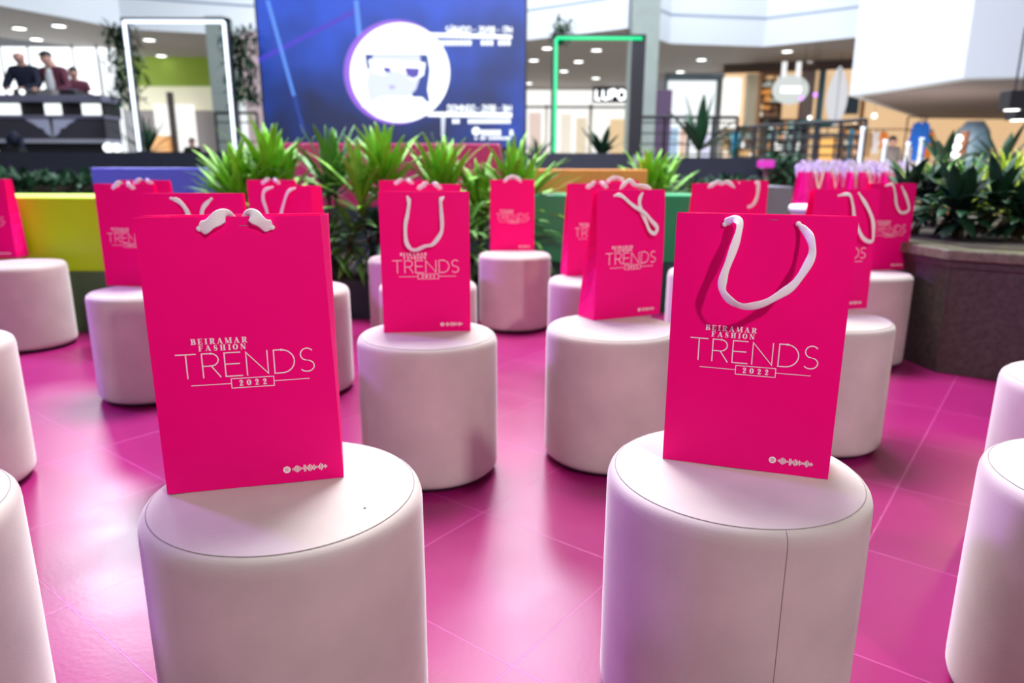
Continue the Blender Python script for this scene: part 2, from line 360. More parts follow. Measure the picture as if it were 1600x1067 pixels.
# bold serif capitals (unit height 1): ('s',x) stem, ('l',pts,w) stroke
SW = .24; TH = .07
def serif(x0, x1, z, ink, X, Z, h):
    ink.quad([(X+x0*h, Z+z*h), (X+x1*h, Z+z*h), (X+x1*h, Z+(z+TH)*h), (X+x0*h, Z+(z+TH)*h)])
def stem(ink, X, Z, h, x, z0=0, z1=1, sf=True, w_=SW):
    ink.quad([(X+x*h, Z+z0*h), (X+(x+w_)*h, Z+z0*h), (X+(x+w_)*h, Z+z1*h), (X+x*h, Z+z1*h)])
    if sf: serif(x-.1, x+w_+.1, 0, ink, X, Z, h); serif(x-.1, x+w_+.1, 1-TH, ink, X, Z, h)
def bold(ink, ch, X, Z, h):
    L = lambda pts, wd: ink.line([(X+p[0]*h, Z+p[1]*h) for p in pts], [q*h for q in wd] if isinstance(wd, list) else wd*h)
    def bowl(cx, cz, rx, rz, a0=90, a1=-90, mx=.26, mn=.07, n=12):
        pts = arc(cx, cz, rx, rz, a0, a1, n); L(pts, [mn+(mx-mn)*abs(math.cos(math.radians(a0+(a1-a0)*i/n)))**1.3 for i in range(n+1)])
    if ch == 'B': stem(ink, X, Z, h, .1); bowl(.42, .74, .22, .225); bowl(.42, .26, .26, .225); L([(.2, .965), (.42, .965)], .07); L([(.2, .5), (.42, .5)], .07); L([(.2, .035), (.42, .035)], .07); return .80
    if ch == 'E': stem(ink, X, Z, h, .1); serif(.1, .74, 0, ink, X, Z, h); serif(.1, .72, 1-TH, ink, X, Z, h); L([(.2, .5), (.56, .5)], .07); L([(.72, 0), (.72, .28)], .07); L([(.70, 1), (.70, .74)], .07); L([(.56, .36), (.56, .64)], .06); return .82
    if ch == 'F': stem(ink, X, Z, h, .1); serif(.1, .70, 1-TH, ink, X, Z, h); L([(.2, .5), (.54, .5)], .07); L([(.68, 1), (.68, .72)], .07); L([(.54, .36), (.54, .64)], .06); return .76
    if ch == 'I': stem(ink, X, Z, h, .1); return .46
    if ch == 'R': stem(ink, X, Z, h, .1); bowl(.42, .74, .24, .225); L([(.2, .965), (.42, .965)], .07); L([(.2, .5), (.44, .5)], .07); L([(.46, .5), (.72, .04)], .22); serif(.62, .9, 0, ink, X, Z, h); return .90
    if ch == 'A': L([(.12, .03), (.42, 1)], .07); L([(.42, .98), (.72, .03)], .24); L([(.22, .33), (.6, .33)], .06); serif(0, .26, 0, ink, X, Z, h); serif(.52, .94, 0, ink, X, Z, h); return .94
    if ch == 'M': L([(.16, 0), (.16, 1)], .07); L([(.18, .97), (.5, .08)], .22); L([(.5, .05), (.84, .97)], .06); stem(ink, X, Z, h, .80); serif(.04, .3, 0, ink, X, Z, h); serif(.04, .3, 1-TH, ink, X, Z, h); return 1.14
    if ch == 'N': L([(.14, 0), (.14, 1)], .07); L([(.16, .97), (.72, .05)], .24); L([(.76, 0), (.76, 1)], .07); serif(.02, .28, 0, ink, X, Z, h); serif(.02, .3, 1-TH, ink, X, Z, h); serif(.62, .9, 1-TH, ink, X, Z, h); return .92
    if ch == 'H': stem(ink, X, Z, h, .1); stem(ink, X, Z, h, .58); L([(.3, .5), (.62, .5)], .07); return .94
    if ch == 'O' or ch == '0':
        rx = .34 if ch == 'O' else .27; n = 24; pts = arc(.36 if ch == 'O' else .3, .5, rx-.04, .46, 0, 360, n)
        L(pts, [.07+.2*abs(math.cos(2*PI*i/n))**1.4 for i in range(n+1)]); return .80 if ch == 'O' else .66
    if ch == 'S': n = 10; L(arc(.34, .73, .2, .22, 30, 270, n)+arc(.32, .26, .23, .22, 90, -150, n), [.06+.2*(math.sin(PI*i/(2*n+1))**2) for i in range(2*n+2)]); L([(.54, .98), (.54, .72)], .06); L([(.1, .02), (.1, .3)], .06); return .68
    if ch == '2': n = 10; pts = arc(.3, .72, .19, .22, 170, -30, n)+[(.12, .1)]; L(pts, [.1+.14*(i/(n))for i in range(n+1)]+[.07]); L([(.08, .07), (.58, .07)], .15); L([(.57, .04), (.59, .3)], .05); ink.disc(X+.14*h, Z+.70*h, .10*h, 12); return .66
    return .4
def bold_text(ink, txt, x0, x1, z, h):
    tmp = Ink(); adv = [bold(tmp, c, 0, 0, h)*h for c in txt]
    gap = (x1-x0-sum(adv))/(len(txt)-1); x = x0
    for c, a in zip(txt, adv): bold(ink, c, x, z, h); x += a+gap
def make_logo():
    k = Ink(); X0 = -.1; Z0 = .184; hh = .0385
    starts = {0: 0, 1: .0356, 2: .0676, 3: .0986, 4: .1388, 5: .177}
    widths = [.029, .0269, .0256, .033, .0322, .0232]
    for i, ch in enumerate('TRENDS'):
        aw, st = THIN[ch]
        for s_ in st: k.line([(X0+starts[i]+p[0]/aw*widths[i], Z0+p[1]*hh) for p in s_], .0017)
    bold_text(k, 'FASHION', X0+.0333, X0+.101, Z0+hh+.0035, .0088)
    bold_text(k, 'BEIRAMAR', X0+.0234, X0+.1035, Z0+hh+.0139, .0089)
    bz0 = Z0-.0185; bz1 = Z0-.0036; bx0 = X0+.0755; bx1 = X0+.1375
    k.line([(bx0, bz0), (bx1, bz0), (bx1, bz1), (bx0, bz1)], .0012, closed=True)
    bold_text(k, '2022', bx0+.011, bx1-.0105, bz0+.003, .0092)
    zm = (bz0+bz1)/2; k.line([(X0+.018, zm), (bx0, zm)], .0011); k.line([(bx1, zm), (X0+.1905, zm)], .0011)
    return k
def make_code():
    k = Ink(); cx, cz, r = .046, .0225, .0058
    # disc with three curved bars left open
    def ring(r0, r1, a0, a1, n=20):
        for i in range(n):
            a = math.radians(a0+(a1-a0)*i/n); b = math.radians(a0+(a1-a0)*(i+1)/n)
            k.quad([(cx+r0*math.cos(a), cz+r0*math.sin(a)), (cx+r1*math.cos(a), cz+r1*math.sin(a)), (cx+r1*math.cos(b), cz+r1*math.sin(b)), (cx+r0*math.cos(b), cz+r0*math.sin(b))])
    k.disc(cx, cz, r, 32)
    x = .0545; hs = [.3, .45, .8, 1, .85, .6, .25, .3, 1, .9, .35, .75, 1, .8, .5, .8, .45, .3, .3, .7, 1, .75, .3, .55, .25]
    for i, q in enumerate(hs):
        z = .0225; hh = .0062*q; k.quad([(x+i*.0022, z-hh), (x+i*.0022+.00125, z-hh), (x+i*.0022+.00125, z+hh), (x+i*.0022, z+hh)])
    a = Ink()
    for (rr, zz, wd) in ((.0066, .0012, .0009), (.0054, -.0006, .0008), (.0044, -.0022, .0007)):
        a.line([(cx+rr*.55*math.cos(math.radians(t)), cz+zz-.0012+rr*.33*math.sin(math.radians(t))) for t in range(155, 20, -15)], wd)
    return k, a
LOGO = make_logo(); CODE, ARCS = make_code()

# ------------------------------------------------------------ paper bags
BW, BD, BH = .267, .105, .425
def bag_body(top=.022, lean=.004, bulge=0., skew=0.):
    m = M(); zs = [0, .035, .075, .12, .18, .24, .30, .36, .40, BH]; NX = 8; rings = []
    for z in zs:
        t = z/BH; y0 = lean*t+bulge*-.006*math.sin(PI*t); y1 = BD*(1-t)+(lean+top)*t
        inset = 0 if z < .03 else min(.045, (z-.03)*.18)
        hw = BW/2; ring = []
        for i in range(NX+1):
            u = -hw+(BW-skew*t)*i/NX; bb = -.0025*math.sin(PI*i/NX)*math.sin(PI*t)*(1+bulge); ring.append((u, y0+bb, z))
        ring.append((hw-(inset*.9 if not skew else .003*t), (y0+y1)/2, z))
        for i in range(NX+1):
            u = hw-BW*i/NX; ring.append((u, y1+.0015*math.sin(PI*i/NX), z))
        ring.append((-hw+inset*.9, (y0+y1)/2, z)); rings.append(ring)
    n = len(rings[0]); v = [p for r_ in rings for p in r_]; fs = []
    for k in range(len(rings)-1):
        for i in range(n):
            j = (i+1) % n; fs.append((k*n+i, k*n+j, (k+1)*n+j, (k+1)*n+i))
    fs.append(tuple(range(n))[::-1]); m.add(v, fs); return m
def ribbon(pts, wd=.0075, th=.0011, twist=0, ref=(0, -1, 0), wf=None):
    P = catmull(pts, 7); m = M(); n = 10; v = []; fs = []; L = len(P)
    for k, p in enumerate(P):
        t = (P[min(k+1, L-1)]-P[max(k-1, 0)]).normalized(); s = t.cross(Vector(ref))
        if s.length < .15: s = Vector((0, 0, 1)).cross(Vector(ref))
        s.normalize(); nn = s.cross(t).normalized(); q = twist*math.sin(k/L*PI*3)
        s2 = s*math.cos(q)+nn*math.sin(q); n2 = -s*math.sin(q)+nn*math.cos(q)
        e = min(1, .35+min(k, L-1-k)/7); ww = wd*e*(1+.12*math.sin(k*.45)); tt = th+.0012*(1-e)
        for i in range(n):
            a = 2*PI*i/n; v.append(p+s2*ww*math.cos(a)+n2*tt*math.sin(a))
    for k in range(L-1):
        for i in range(n):
            j = (i+1) % n; fs.append((k*n+i, k*n+j, (k+1)*n+j, (k+1)*n+i))
    fs.append(tuple(range(n))[::-1]); fs.append(tuple(range((L-1)*n, L*n))); m.add(v, fs); return m
HND = {
 'B': [[(-.0586, -.0156, .002), (-.0527, -.0100, .006), (-.044, -.0062, .012), (-.036, -.0133, .018), (-.0379, -.0339, .026), (-.0458, -.0648, .032), (-.0530, -.0907, .036), (-.0547, -.1112, .038), (-.0478, -.1245, .04), (-.034, -.1347, .042), (-.0163, -.1386, .043), (.0084, -.1321, .042), (.031, -.1174, .04), (.0488, -.1018, .038), (.0626, -.079, .034), (.0714, -.0552, .028), (.0685, -.0347, .02), (.0606, -.0224, .01), (.0498, -.0123, .002)]],
 'C': [[(-.049, -.015, .002), (-.0445, -.0288, .008), (-.049, -.062, .014), (-.0567, -.0972, .018), (-.0567, -.1403, .022), (-.0471, -.1621, .024), (-.0298, -.1702, .024), (-.001, -.1588, .024), (.0221, -.1533, .024), (.0451, -.1242, .022), (.0509, -.0988, .018), (.049, -.0497, .012), (.049, -.0242, .008), (.0567, -.0165, .002)]],
 'D': [[(-.0695, -.0172, .002), (-.0473, -.0174, .008), (-.0056, -.0491, .016), (.0362, -.0725, .022), (.064, -.0999, .026), (.0862, -.1231, .028), (.0779, -.1418, .028), (.0584, -.1312, .026), (.0445, -.0997, .02), (.0278, -.0598, .012), (.025, -.0326, .008), (.0389, -.0118, .002)]],
 'N': [[(-.030, -.0061, .002), (-.0607, -.0182, .008), (-.0668, -.0485, .014), (-.0546, -.0848, .018), (-.0425, -.1273, .02), (-.0243, -.1606, .022), (.003, -.1273, .02), (.0182, -.0788, .016), (.0394, -.0242, .008), (.0668, -.0091, .002)]],
 'X': [[(-.0529, -.0131, .002), (-.0294, -.0216, .008), (-.0109, -.0447, .014), (-.0025, -.076, .018), (.0109, -.1011, .02), (.0243, -.0762, .018), (.0311, -.0388, .01), (.0529, -.014, .002)]],
 'H': [[(-.0389, -.0205, .002), (-.0017, -.0179, .01), (.0118, -.0564, .018), (.022, -.1, .022), (.0591, -.1641, .026), (.0998, -.1795, .026), (.1032, -.1436, .024), (.0963, -.1026, .02), (.0727, -.0564, .012), (.0422, -.0128, .002)]],
 'I': [[(-.051, -.012, .002), (-.0196, -.0055, .01), (-.0039, -.0499, .018), (.0079, -.1018, .022), (.0393, -.1402, .024), (.0825, -.1269, .024), (.0707, -.0751, .016), (.0432, -.0145, .002)]],
 'A': [[(-.0485, -.0170, .002), (-.038, -.0135, .007), (-.026, -.0055, .009), (-.0125, .0025, .004), (-.0075, -.002, -.005), (-.006, -.02, -.010), (-.005, -.05, -.010)], [(.052, -.0165, .002), (.043, -.0125, .006), (.034, -.005, .008), (.0245, .0025, .004), (.020, -.002, -.005), (.019, -.02, -.010), (.018, -.05, -.010)]],
 'ARCH': [[(-.05, -.014, .002), (-.040, .000, .007), (-.022, .012, .006), (0, .017, .004), (.022, .012, .006), (.040, .000, .007), (.05, -.014, .002)]],
 'BIRD': [[(-.065, -.018, .002), (-.045, -.004, .008), (-.022, .007, .006), (0, .000, .002), (.022, .007, .006), (.042, -.004, .008), (.062, -.018, .002)]],
 'T': [[(-.05, -.014, .002), (-.045, -.06, .010), (-.03, -.12, .018), (0, -.15, .022), (.035, -.14, .022), (.058, -.10, .018), (.066, -.05, .012), (.062, -.010, .007), (.05, -.014, .002)]],
 'F': [[(-.0485, -.0170, .002), (-.038, -.0135, .007), (-.026, -.0055, .009), (-.0125, .0025, .004), (-.0075, -.002, -.005), (-.006, -.02, -.010), (-.005, -.05, -.010)]],
}
HND['AO'] = HND['A']
BACKH = {'D': [[(-.03, .001, -.03), (-.015, .022, -.022), (.0, .030, -.018), (.02, .015, -.018), (.05, .012, -.02), (.085, .004, -.024), (.09, -.01, -.03)]]}
protos = {}
def make_bag(kind):
    t = thing('paper_bag', '', 'shopping bag')
    bo = bag_body(top={'N': .075, 'F': .06, 'AO': .05}.get(kind, .022), skew=.012 if kind == 'AO' else 0, bulge={'D': 1., 'C': .3}.get(kind, .0)).build('body', M_PAPER, t)
    sm = bo.modifiers.new('paper', 'SOLIDIFY'); sm.thickness = .0007; sm.offset = 1
    lo = LOGO.build('printed_logo', M_PRINT, t, 0); shrink(lo, kind)
    co = CODE.build('printed_code', M_PRINT, t, 0); shrink(co, kind)
    ar = ARCS.build('code_waves', M_PAPER, co, 0); shrink(ar, kind, .0004)
    for path in HND[kind]:
        pts = [(u, .0035-o-.001 if o > 0 else .0035-o, BH+z) for u, z, o in path]
        wd = .0062 if len(kind) == 1 and kind in 'BCDHIXN' else .0095
        ribbon(pts, wd, .001, .45 if kind in 'BC' else .2).build('ribbon_handle', M_CORD, t, True)
    for path in BACKH.get(kind, []):
        ribbon([(u, -o, BH+z) for u, z, o in path], .007, .0013, .3).build('ribbon_handle', M_CORD, t, True)
    hs = [(-.05, -.0150), (.05, -.0150)]
    if kind in HND: a = HND[kind][0][0]; b = (HND[kind][-1][-1] if kind not in ('A', 'F', 'AO') else ((.05, -.0165) if kind == 'F' else HND[kind][1][0])); hs = [a[:2], b[:2]]
    for u, z in hs:
        m = M(); m.ball((u, .0008, BH+z), .0042, .0028, .0042); m.build('ribbon_knot', M_CORD, t, True)
    if kind in ('AO', 'B'):
        z = BH-(.0135 if kind == 'AO' else .0075); u = .013
        m = M(); m.tube([(u-.0065, .0026, z), (u+.0065, .0026, z)], .0004, 6); m.build('staple', mat('staple_wire', (.6, .55, .58, 1), .3, metal=.8), t)
    return t
def front_y(u, z, kind):
    b = {'D': 1., 'C': .3}.get(kind, 0.); t = z/BH; i = (u+BW/2)/BW
    return .004*t-b*.006*math.sin(PI*t)-.0025*math.sin(PI*i)*math.sin(PI*t)*(1+b)
def shrink(o, kind, extra=0):
    for v in o.data.vertices: v.co.y = front_y(v.co.x, v.co.z, kind)-.0013-extra
def bag(kind, x, y, ang, label, z=H):
    """x,y: left front bottom corner"""
    a = math.radians(ang)
    if kind not in protos: protos[kind] = make_bag(kind); o = protos[kind]
    else: o = copy_tree(protos[kind])
    cx = x+math.cos(a)*BW/2; cy = y+math.sin(a)*BW/2
    o.location = (cx, cy, z+.0012); o.rotation_euler = (0, 0, a); tag(o, label, 'shopping bag', 'pink paper bags on the stools')
    return o
bag('AO', -.536, 1.004, 14.0, 'large hot pink paper bag at front left, white ribbons tucked over its top edge')
bag('B', .266, 1.149, -18.2, 'large hot pink paper bag at front right with a white ribbon looped down its front')
bag('C', -.395, 2.109, 6.4, 'hot pink paper bag behind the front left stool, ribbon hanging in a square U')
bag('D', .273, 2.295, 25, 'hot pink paper bag turned to show its left side, ribbon crossing in a twist')
bag('ARCH', -.132, 4.342-.02, 5, 'small-looking pink paper bag alone on the back centre stool, ribbon arching on top')
bag('A', .258-.001, 3.316-.03, 12, 'pink paper bag peeping out left behind the sideways turned bag')
bag('F', -3.03, 3.926-.02, 0, 'pink paper bag at the far left edge before the lime bench')
bag('A', -1.738, 2.996-.02, -8, 'pink paper bag between the lime bench and the big front left bag')
bag('I', 2.009-.262, 3.668-.17, 14, 'pink paper bag nearest the granite planter, thin ribbon in a narrow U')
bag('H', 1.294-.255, 2.57-.11, 14, 'pink paper bag tucked right behind the big front right bag, long ribbon aslant')
bag('X', -1.00, 1.92, 4, 'pink paper bag whose top shows just above the big front left bag')
bag('N', -1.02, 2.78, -16, 'pink paper bag showing its darker right side above the big front left bag')
bag('A', -.49, 3.06, 3, 'pink paper bag directly behind the bag with the square U ribbon, offset to its right')
bag('A', -.73, 3.93, 3, 'farthest pink paper bag behind the bag with the square U ribbon, offset to its left')
bag('ARCH', .45, 4.05, 6, 'farthest pink paper bag above the sideways turned bag')
bag('BIRD', .855, 3.38, 5, 'pink paper bag peeping above the big front right bag, ribbon like two wings')
bag('T', 1.245, 4.2, 8, 'pink paper bag above the big front right bag, ribbon hanging near its right edge')
bag('A', -2.045, 3.72, -2, 'pink paper bag peeping above its neighbour left, before the violet block')
bag('A', -1.46, 3.95, -4, 'farthest pink paper bag before the dense plants on the left, two ribbon ends showing')

# ------------------------------------------------------------ painted benches and blocks
def block(name, x0, x1, y0, y1, z0, z1, m, label, cat='bench', plinth=None, inset=.0):
    t = thing(name, label, cat, ((x0+x1)/2, y0, 0), 0)
    a = M(); a.box(x0-(x0+x1)/2, x1-(x0+x1)/2, 0, y1-y0, z0, z1); bevel(a.build('body', m, t), .008, 2)
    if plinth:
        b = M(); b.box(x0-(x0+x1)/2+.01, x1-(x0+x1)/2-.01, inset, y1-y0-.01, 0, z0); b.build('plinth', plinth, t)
    return t
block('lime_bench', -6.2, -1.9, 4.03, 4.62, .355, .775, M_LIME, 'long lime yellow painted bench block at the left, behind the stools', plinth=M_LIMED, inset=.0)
block('green_bench', .13, 1.5, 4.62, 5.1, .34, .775, M_GREEN, 'long emerald green painted bench block behind the stools', plinth=M_GREEN_SHADED, inset=.03)
block('violet_block', -3.27, -2.3, 5.6, 6.1, .05, .935, M_PURPLE, 'violet blue painted block behind the lime bench', 'bench', M_PLINTH)
block('berry_block', -2.05, -.10, 6.0, 6.5, .62, 1.135, M_BERRY, 'tall berry red upholstered block behind the leafy plants below the screen', 'bench', M_PLINTH)
block('orange_block', .15, 1.03, 5.5, 5.9, .05, .935, M_ORANGE, 'orange painted block behind the green bench', 'bench', M_PLINTH)
block('slate_block', 1.72, 2.17, 5.55, 6.05, .05, .81, M_GREY, 'slate grey block at the right end behind the far bags', 'bench', M_PLINTH)

# ------------------------------------------------------------ plants
def leaf(m, base, az, el, L, W, droop, n=7, fold=.25, seed=0):
    d = Vector((math.cos(az)*math.cos(el), math.sin(az)*math.cos(el), math.sin(el))); p = Vector(base); side = Vector((-math.sin(az), math.cos(az), 0))
    v = []; pts = []
    for i in range(n+1):
        t = i/n; wv = W*(math.sin(PI*min(1, t*.92+.06))**.8)*(1-t*.15); pts.append((p.copy(), wv, d.copy()))
        d = (d+Vector((0, 0, -droop/n*(.4+t*1.4)))).normalized(); p = p+d*(L/n)
    base_i = len(m.v)
    for p, wv, d in pts:
        up = side.cross(d).normalized()
        for s_, lift in ((-1, fold), (0, 0), (1, fold)): m.v.append(tuple(p+side*s_*wv/2+up*lift*wv/2*(-1 if s_ == 0 else 0)))
    for i in range(n):
        a = base_i+i*3; m.f += [(a, a+1, a+4, a+3), (a+1, a+2, a+5, a+4)]
def lance_plant(x, y, z0, crown_z, r, nl, L, W, mats, label, group=None, crowns=1, el0=.35, el1=1.4, cat='plant', name='broadleaf_plant', droop=.9, seed=1, spread=.1):
    q = random.Random(seed); t = thing(name, label, cat, (x, y, z0), 0, group)
    st = M(); lv = M()
    for c in range(crowns):
        cx = q.uniform(-spread, spread) if crowns > 1 else 0; cy = q.uniform(-spread, spread)*.6 if crowns > 1 else 0
        top = crown_z-z0-(0 if c == 0 else q.uniform(0, .25)*(crown_z-z0)); top = max(top, .06)
        st.tube([(cx*.3, cy*.3, 0), (cx*.7, cy*.7, top*.5), (cx, cy, top)], [.02, .017, .013], 8)
        for k in range(nl):
            f_ = k/nl; az = k*2.39996+q.uniform(-.3, .3); el = el1+(el0-el1)*f_+q.uniform(-.15, .15)
            leaf(lv, (cx, cy, top-.16*f_*min(1, top/.3)+.02), az, el, L*q.uniform(.75, 1.1)*(.75+.3*math.sin(PI*f_)), W*q.uniform(.8, 1.1), droop*q.uniform(.6, 1.2))
    st.build('stem', M_STEM, t, True); o = lv.build('foliage', mats, t, True)
    sm = o.modifiers.new('thick', 'SOLIDIFY'); sm.thickness = .0012
    return t
pb = M(); pb.box(-1.88, .12, 4.42, 5.9, 0, .24); box = pb.build('planting_bed', M_PLINTH); tag(box, 'low petrol green planting bed holding the leafy plants', 'planter')
sl = M(); sl.box(-1.85, .09, 4.45, 5.87, .24, .245); sl.build('soil', M_SOIL, box, recenter=False).location = (-box.location.x, -box.location.y, -box.location.z)
Z0 = .243
PG = 'lance leaved plants in the planting bed'
specs = [(-1.86, 4.95, .76, M_LEAF, 22, 4, .13, 'wide bright green plant at the left end of the planting bed'),
 (-1.62, 5.05, .90, M_LEAF, 24, 4, .10, 'tall bright plant left of the berry block, right of the wide one'),
 (-1.24, 4.95, .85, M_LEAFM, 18, 2, .07, 'darker green plant with one tall leaf, below the left part of the screen'),
 (-.90, 4.75, .88, M_LEAF, 24, 4, .10, 'tallest bright plant below the round portrait, left of the bag with the square U ribbon'),
 (-.47, 4.9, .82, M_LEAF, 22, 3, .09, 'yellowish green plant above the bag with the square U ribbon'),
 (-.20, 5.0, .68, M_LEAF, 20, 2, .07, 'green plant at the right end of the berry block'),
 (.00, 4.85, .80, M_LEAF, 22, 4, .08, 'bright plant above the lone back centre bag')]
for i, (x, y, cz, mm, nl, cr, sp, lab) in enumerate(specs):
    lance_plant(x, y, Z0, cz, .3, nl, .44, .062, mm, lab, PG, cr, el0=.35, el1=1.5, droop=.7, seed=i+3, spread=sp)
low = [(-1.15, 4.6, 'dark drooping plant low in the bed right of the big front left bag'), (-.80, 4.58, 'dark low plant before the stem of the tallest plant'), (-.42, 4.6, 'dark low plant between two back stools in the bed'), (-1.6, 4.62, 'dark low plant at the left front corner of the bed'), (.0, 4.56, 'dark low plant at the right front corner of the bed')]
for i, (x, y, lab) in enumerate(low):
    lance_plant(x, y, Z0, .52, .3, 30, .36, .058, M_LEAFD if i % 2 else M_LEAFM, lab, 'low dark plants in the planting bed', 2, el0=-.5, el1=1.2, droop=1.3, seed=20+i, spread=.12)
lance_plant(1.17, 5.95, 0, .78, .3, 34, .42, .06, M_LEAF, 'bright green plant standing right of the orange block', None, 3, seed=41, spread=.13)

def hedge(p0, p1, z0, z1, dpt, n, label, mm=M_LEAFD, seed=1):
    q = random.Random(seed); L = (Vector(p1)-Vector(p0)); m = M()
    t = thing('hedge', label, 'hedge', (p0[0], p0[1], 0))
    for k in range(n):
        b = L*q.random()+Vector((0, q.uniform(0, dpt), 0)); z = q.uniform(z0, z1-.04)
        leaf(m, (b.x, b.y, z), q.uniform(0, 6.28), q.uniform(-.2, 1.3), q.uniform(.12, .22), q.uniform(.05, .08), .6, 4)
    o = m.build('foliage', mm, t, True)
    c = M(); c.box(0, L.x, .08, dpt-.05, 0, z1-.15); c.build('core', M_SOIL, t)
    return t
a = at(-40, 292, 9.5); b = at(275, 290, 9.5); hedge((a.x, 9.5, 0), (b.x, 9.5, 0), .35, .84, .7, 2200, 'dark green hedge below the stage, left of the violet block', seed=4)
a = at(1075, 292, 9.5); b = at(1200, 292, 9.5); hedge((a.x, 9.5, 0), (b.x, 9.5, 0), .3, .78, .6, 1200, 'dark green hedge before the dark wall on the right', seed=5)

# ------------------------------------------------------------ granite planter at the right
def granite():
    m = mat('granite', (.052, .041, .036, 1), .45, .5, var=.35, scale=45, bump=.05, bscale=120); return m
P = [(2.03, 3.24)]
def go(p, ang, L): return (p[0]+L*math.cos(math.radians(ang)), p[1]+L*math.sin(math.radians(ang)))
P1 = go(P[0], 97, .85); P2 = go(P1, 52, 1.4); P3 = go(P2, 7, 1.4); P4 = go(P3, -38, 1.4)
Q1 = go(P[0], -37, 1.25); Q2 = go(Q1, 8, 1.4); Q3 = go(Q2, 53, 1.2)
poly = [Q3, P4, P3, P2, P1, P[0], Q1, Q2]
pl = thing('granite_planter', 'brown granite octagonal planter with a moulded cap at the right', 'planter', (poly[5][0], poly[5][1], 0))
cx = sum(p[0] for p in poly)/8; cy = sum(p[1] for p in poly)/8
def off(k): return [(p[0]+(p[0]-cx)/math.hypot(p[0]-cx, p[1]-cy)*k-P[0][0], p[1]+(p[1]-cy)/math.hypot(p[0]-cx, p[1]-cy)*k-P[0][1]) for p in poly]
m = M(); m.prism(off(0)[::-1], 0, .53)
bevel(m.build('wall', granite(), pl), .004)
m = M(); m.prism(off(.012)[::-1], .50, .538); bevel(m.build('moulding', mat('granite_dark', (.05, .038, .036, 1), .4, var=.3, scale=50), pl), .006)
m = M(); m.prism(off(.035)[::-1], .538, .588); bevel(m.build('cap', mat('granite_cap', (.13, .12, .085, 1), .35, var=.3, scale=45), pl), .008)
m = M(); m.prism(off(-.12)[::-1], .588, .592); m.build('soil', M_SOIL, pl)
# joints between the slabs
m = M(); jx, jy = P[0][0], P[0][1]
m.tube([(.002, -.002, 0), (.002, -.002, .5)], .002, 6); m.build('joint', mat('granite_dark', (.05, .038, .036, 1)), pl)

def rplant(px, py, Y, cz, L, W, n, mm, lab, **k):
    p = at(px, py, Y); lance_plant(p.x, p.y, .59, cz, .3, n, L, W, mm, lab, **k)
rp = 'dark leaved plants in the granite planter'
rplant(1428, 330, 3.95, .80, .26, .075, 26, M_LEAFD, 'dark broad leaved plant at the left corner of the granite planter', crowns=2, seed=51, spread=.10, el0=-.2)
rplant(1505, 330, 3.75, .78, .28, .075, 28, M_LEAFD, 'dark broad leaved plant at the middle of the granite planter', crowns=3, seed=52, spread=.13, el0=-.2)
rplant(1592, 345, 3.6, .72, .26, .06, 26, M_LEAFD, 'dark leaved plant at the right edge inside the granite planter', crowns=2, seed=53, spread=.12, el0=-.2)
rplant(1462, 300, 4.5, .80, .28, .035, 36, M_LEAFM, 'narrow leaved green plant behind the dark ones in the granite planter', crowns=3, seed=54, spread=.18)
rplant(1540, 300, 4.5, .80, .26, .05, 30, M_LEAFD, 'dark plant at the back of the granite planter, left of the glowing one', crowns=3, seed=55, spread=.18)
rplant(1594, 280, 4.1, .84, .28, .026, 60, M_LEAFY, 'yellow green thin leaved plant lit up at the right edge', crowns=3, seed=56, spread=.10)
rplant(1556, 300, 4.0, .74, .24, .026, 40, M_LEAFY, 'low yellowish plant between the dark leaves at the right', crowns=2, seed=57, spread=.08)
# palms behind
def palm(px, py0, py1, Y, nl, lab, mm=M_LEAFM, base=0, W=.05, seed=1, zb=None, Lk=1.0):
    b = at(px, py1, Y); tp = at(px, py0, Y); h = tp.z-b.z; z = b.z if zb is None else zb
    q = random.Random(seed); t = thing('palm_plant', lab, 'plant', (b.x, b.y, base)); st = M(); lv = M()
    st.tube([(0, 0, 0), (0, 0, z-base+.05*h)], [.035, .03], 8)
    for k in range(nl):
        az = k*2.4+q.uniform(-.3, .3); el = 1.35-1.0*(k/nl)+q.uniform(-.1, .1)
        leaf(lv, (0, 0, z-base), az, el, h*1.05*q.uniform(.8, 1.05)*Lk, W*h, .35)
    st.build('stem', M_STEM, t, True); o = lv.build('foliage', mm, t, True); sm = o.modifiers.new('t', 'SOLIDIFY'); sm.thickness = .002
palm(1473, 192, 262, 7.5, 11, 'upright palm behind the granite planter, before the warm shop', M_LEAFD, W=.2, seed=3)
palm(1563, 188, 262, 7.2, 11, 'upright palm behind the granite planter at the far right, before the grey kiosk', M_LEAFD, W=.2, seed=4)
palm(1092, 148, 236, 12.6, 11, 'dark palm standing behind the dark wall, right of the concrete pillar', M_LEAFD, W=.2, seed=5)
palm(1150, 180, 250, 12.8, 10, 'slender palm right of the dark palm behind the dark wall', M_LEAFD, W=.05, seed=6)
palm(840, 205, 250, 13.0, 10, 'small palm at the right foot of the screen', M_LEAFD, 1.171, W=.12, seed=7)
palm(232, 172, 240, 13.3, 12, 'dark palm inside the white lit frame', M_LEAFD, 1.171, W=.10, seed=8)
palm(938, 188, 245, 13.6, 12, 'dark bushy palm seen through the green lit frame', M_LEAFD, 1.171, W=.22, seed=9)

# ------------------------------------------------------------ stage, screen, light frames
sa = at(-200, 236, 12); m = M(); m.box(sa.x-6, at(990, 243, 12).x, 12, 17, 0, 1.17)
tag(m.build('stage', M_NAVY), 'long black stage platform behind the benches', 'stage')
dl = at(1056, 245, 11.5); dr = at(1191, 245, 11.5); m = M(); m.box(dl.x, dr.x, 11.5, 12.1, 0, 1.11)
tag(m.build('dark_parapet', M_NAVY), 'low black wall under the railing, right of the stage', 'wall')

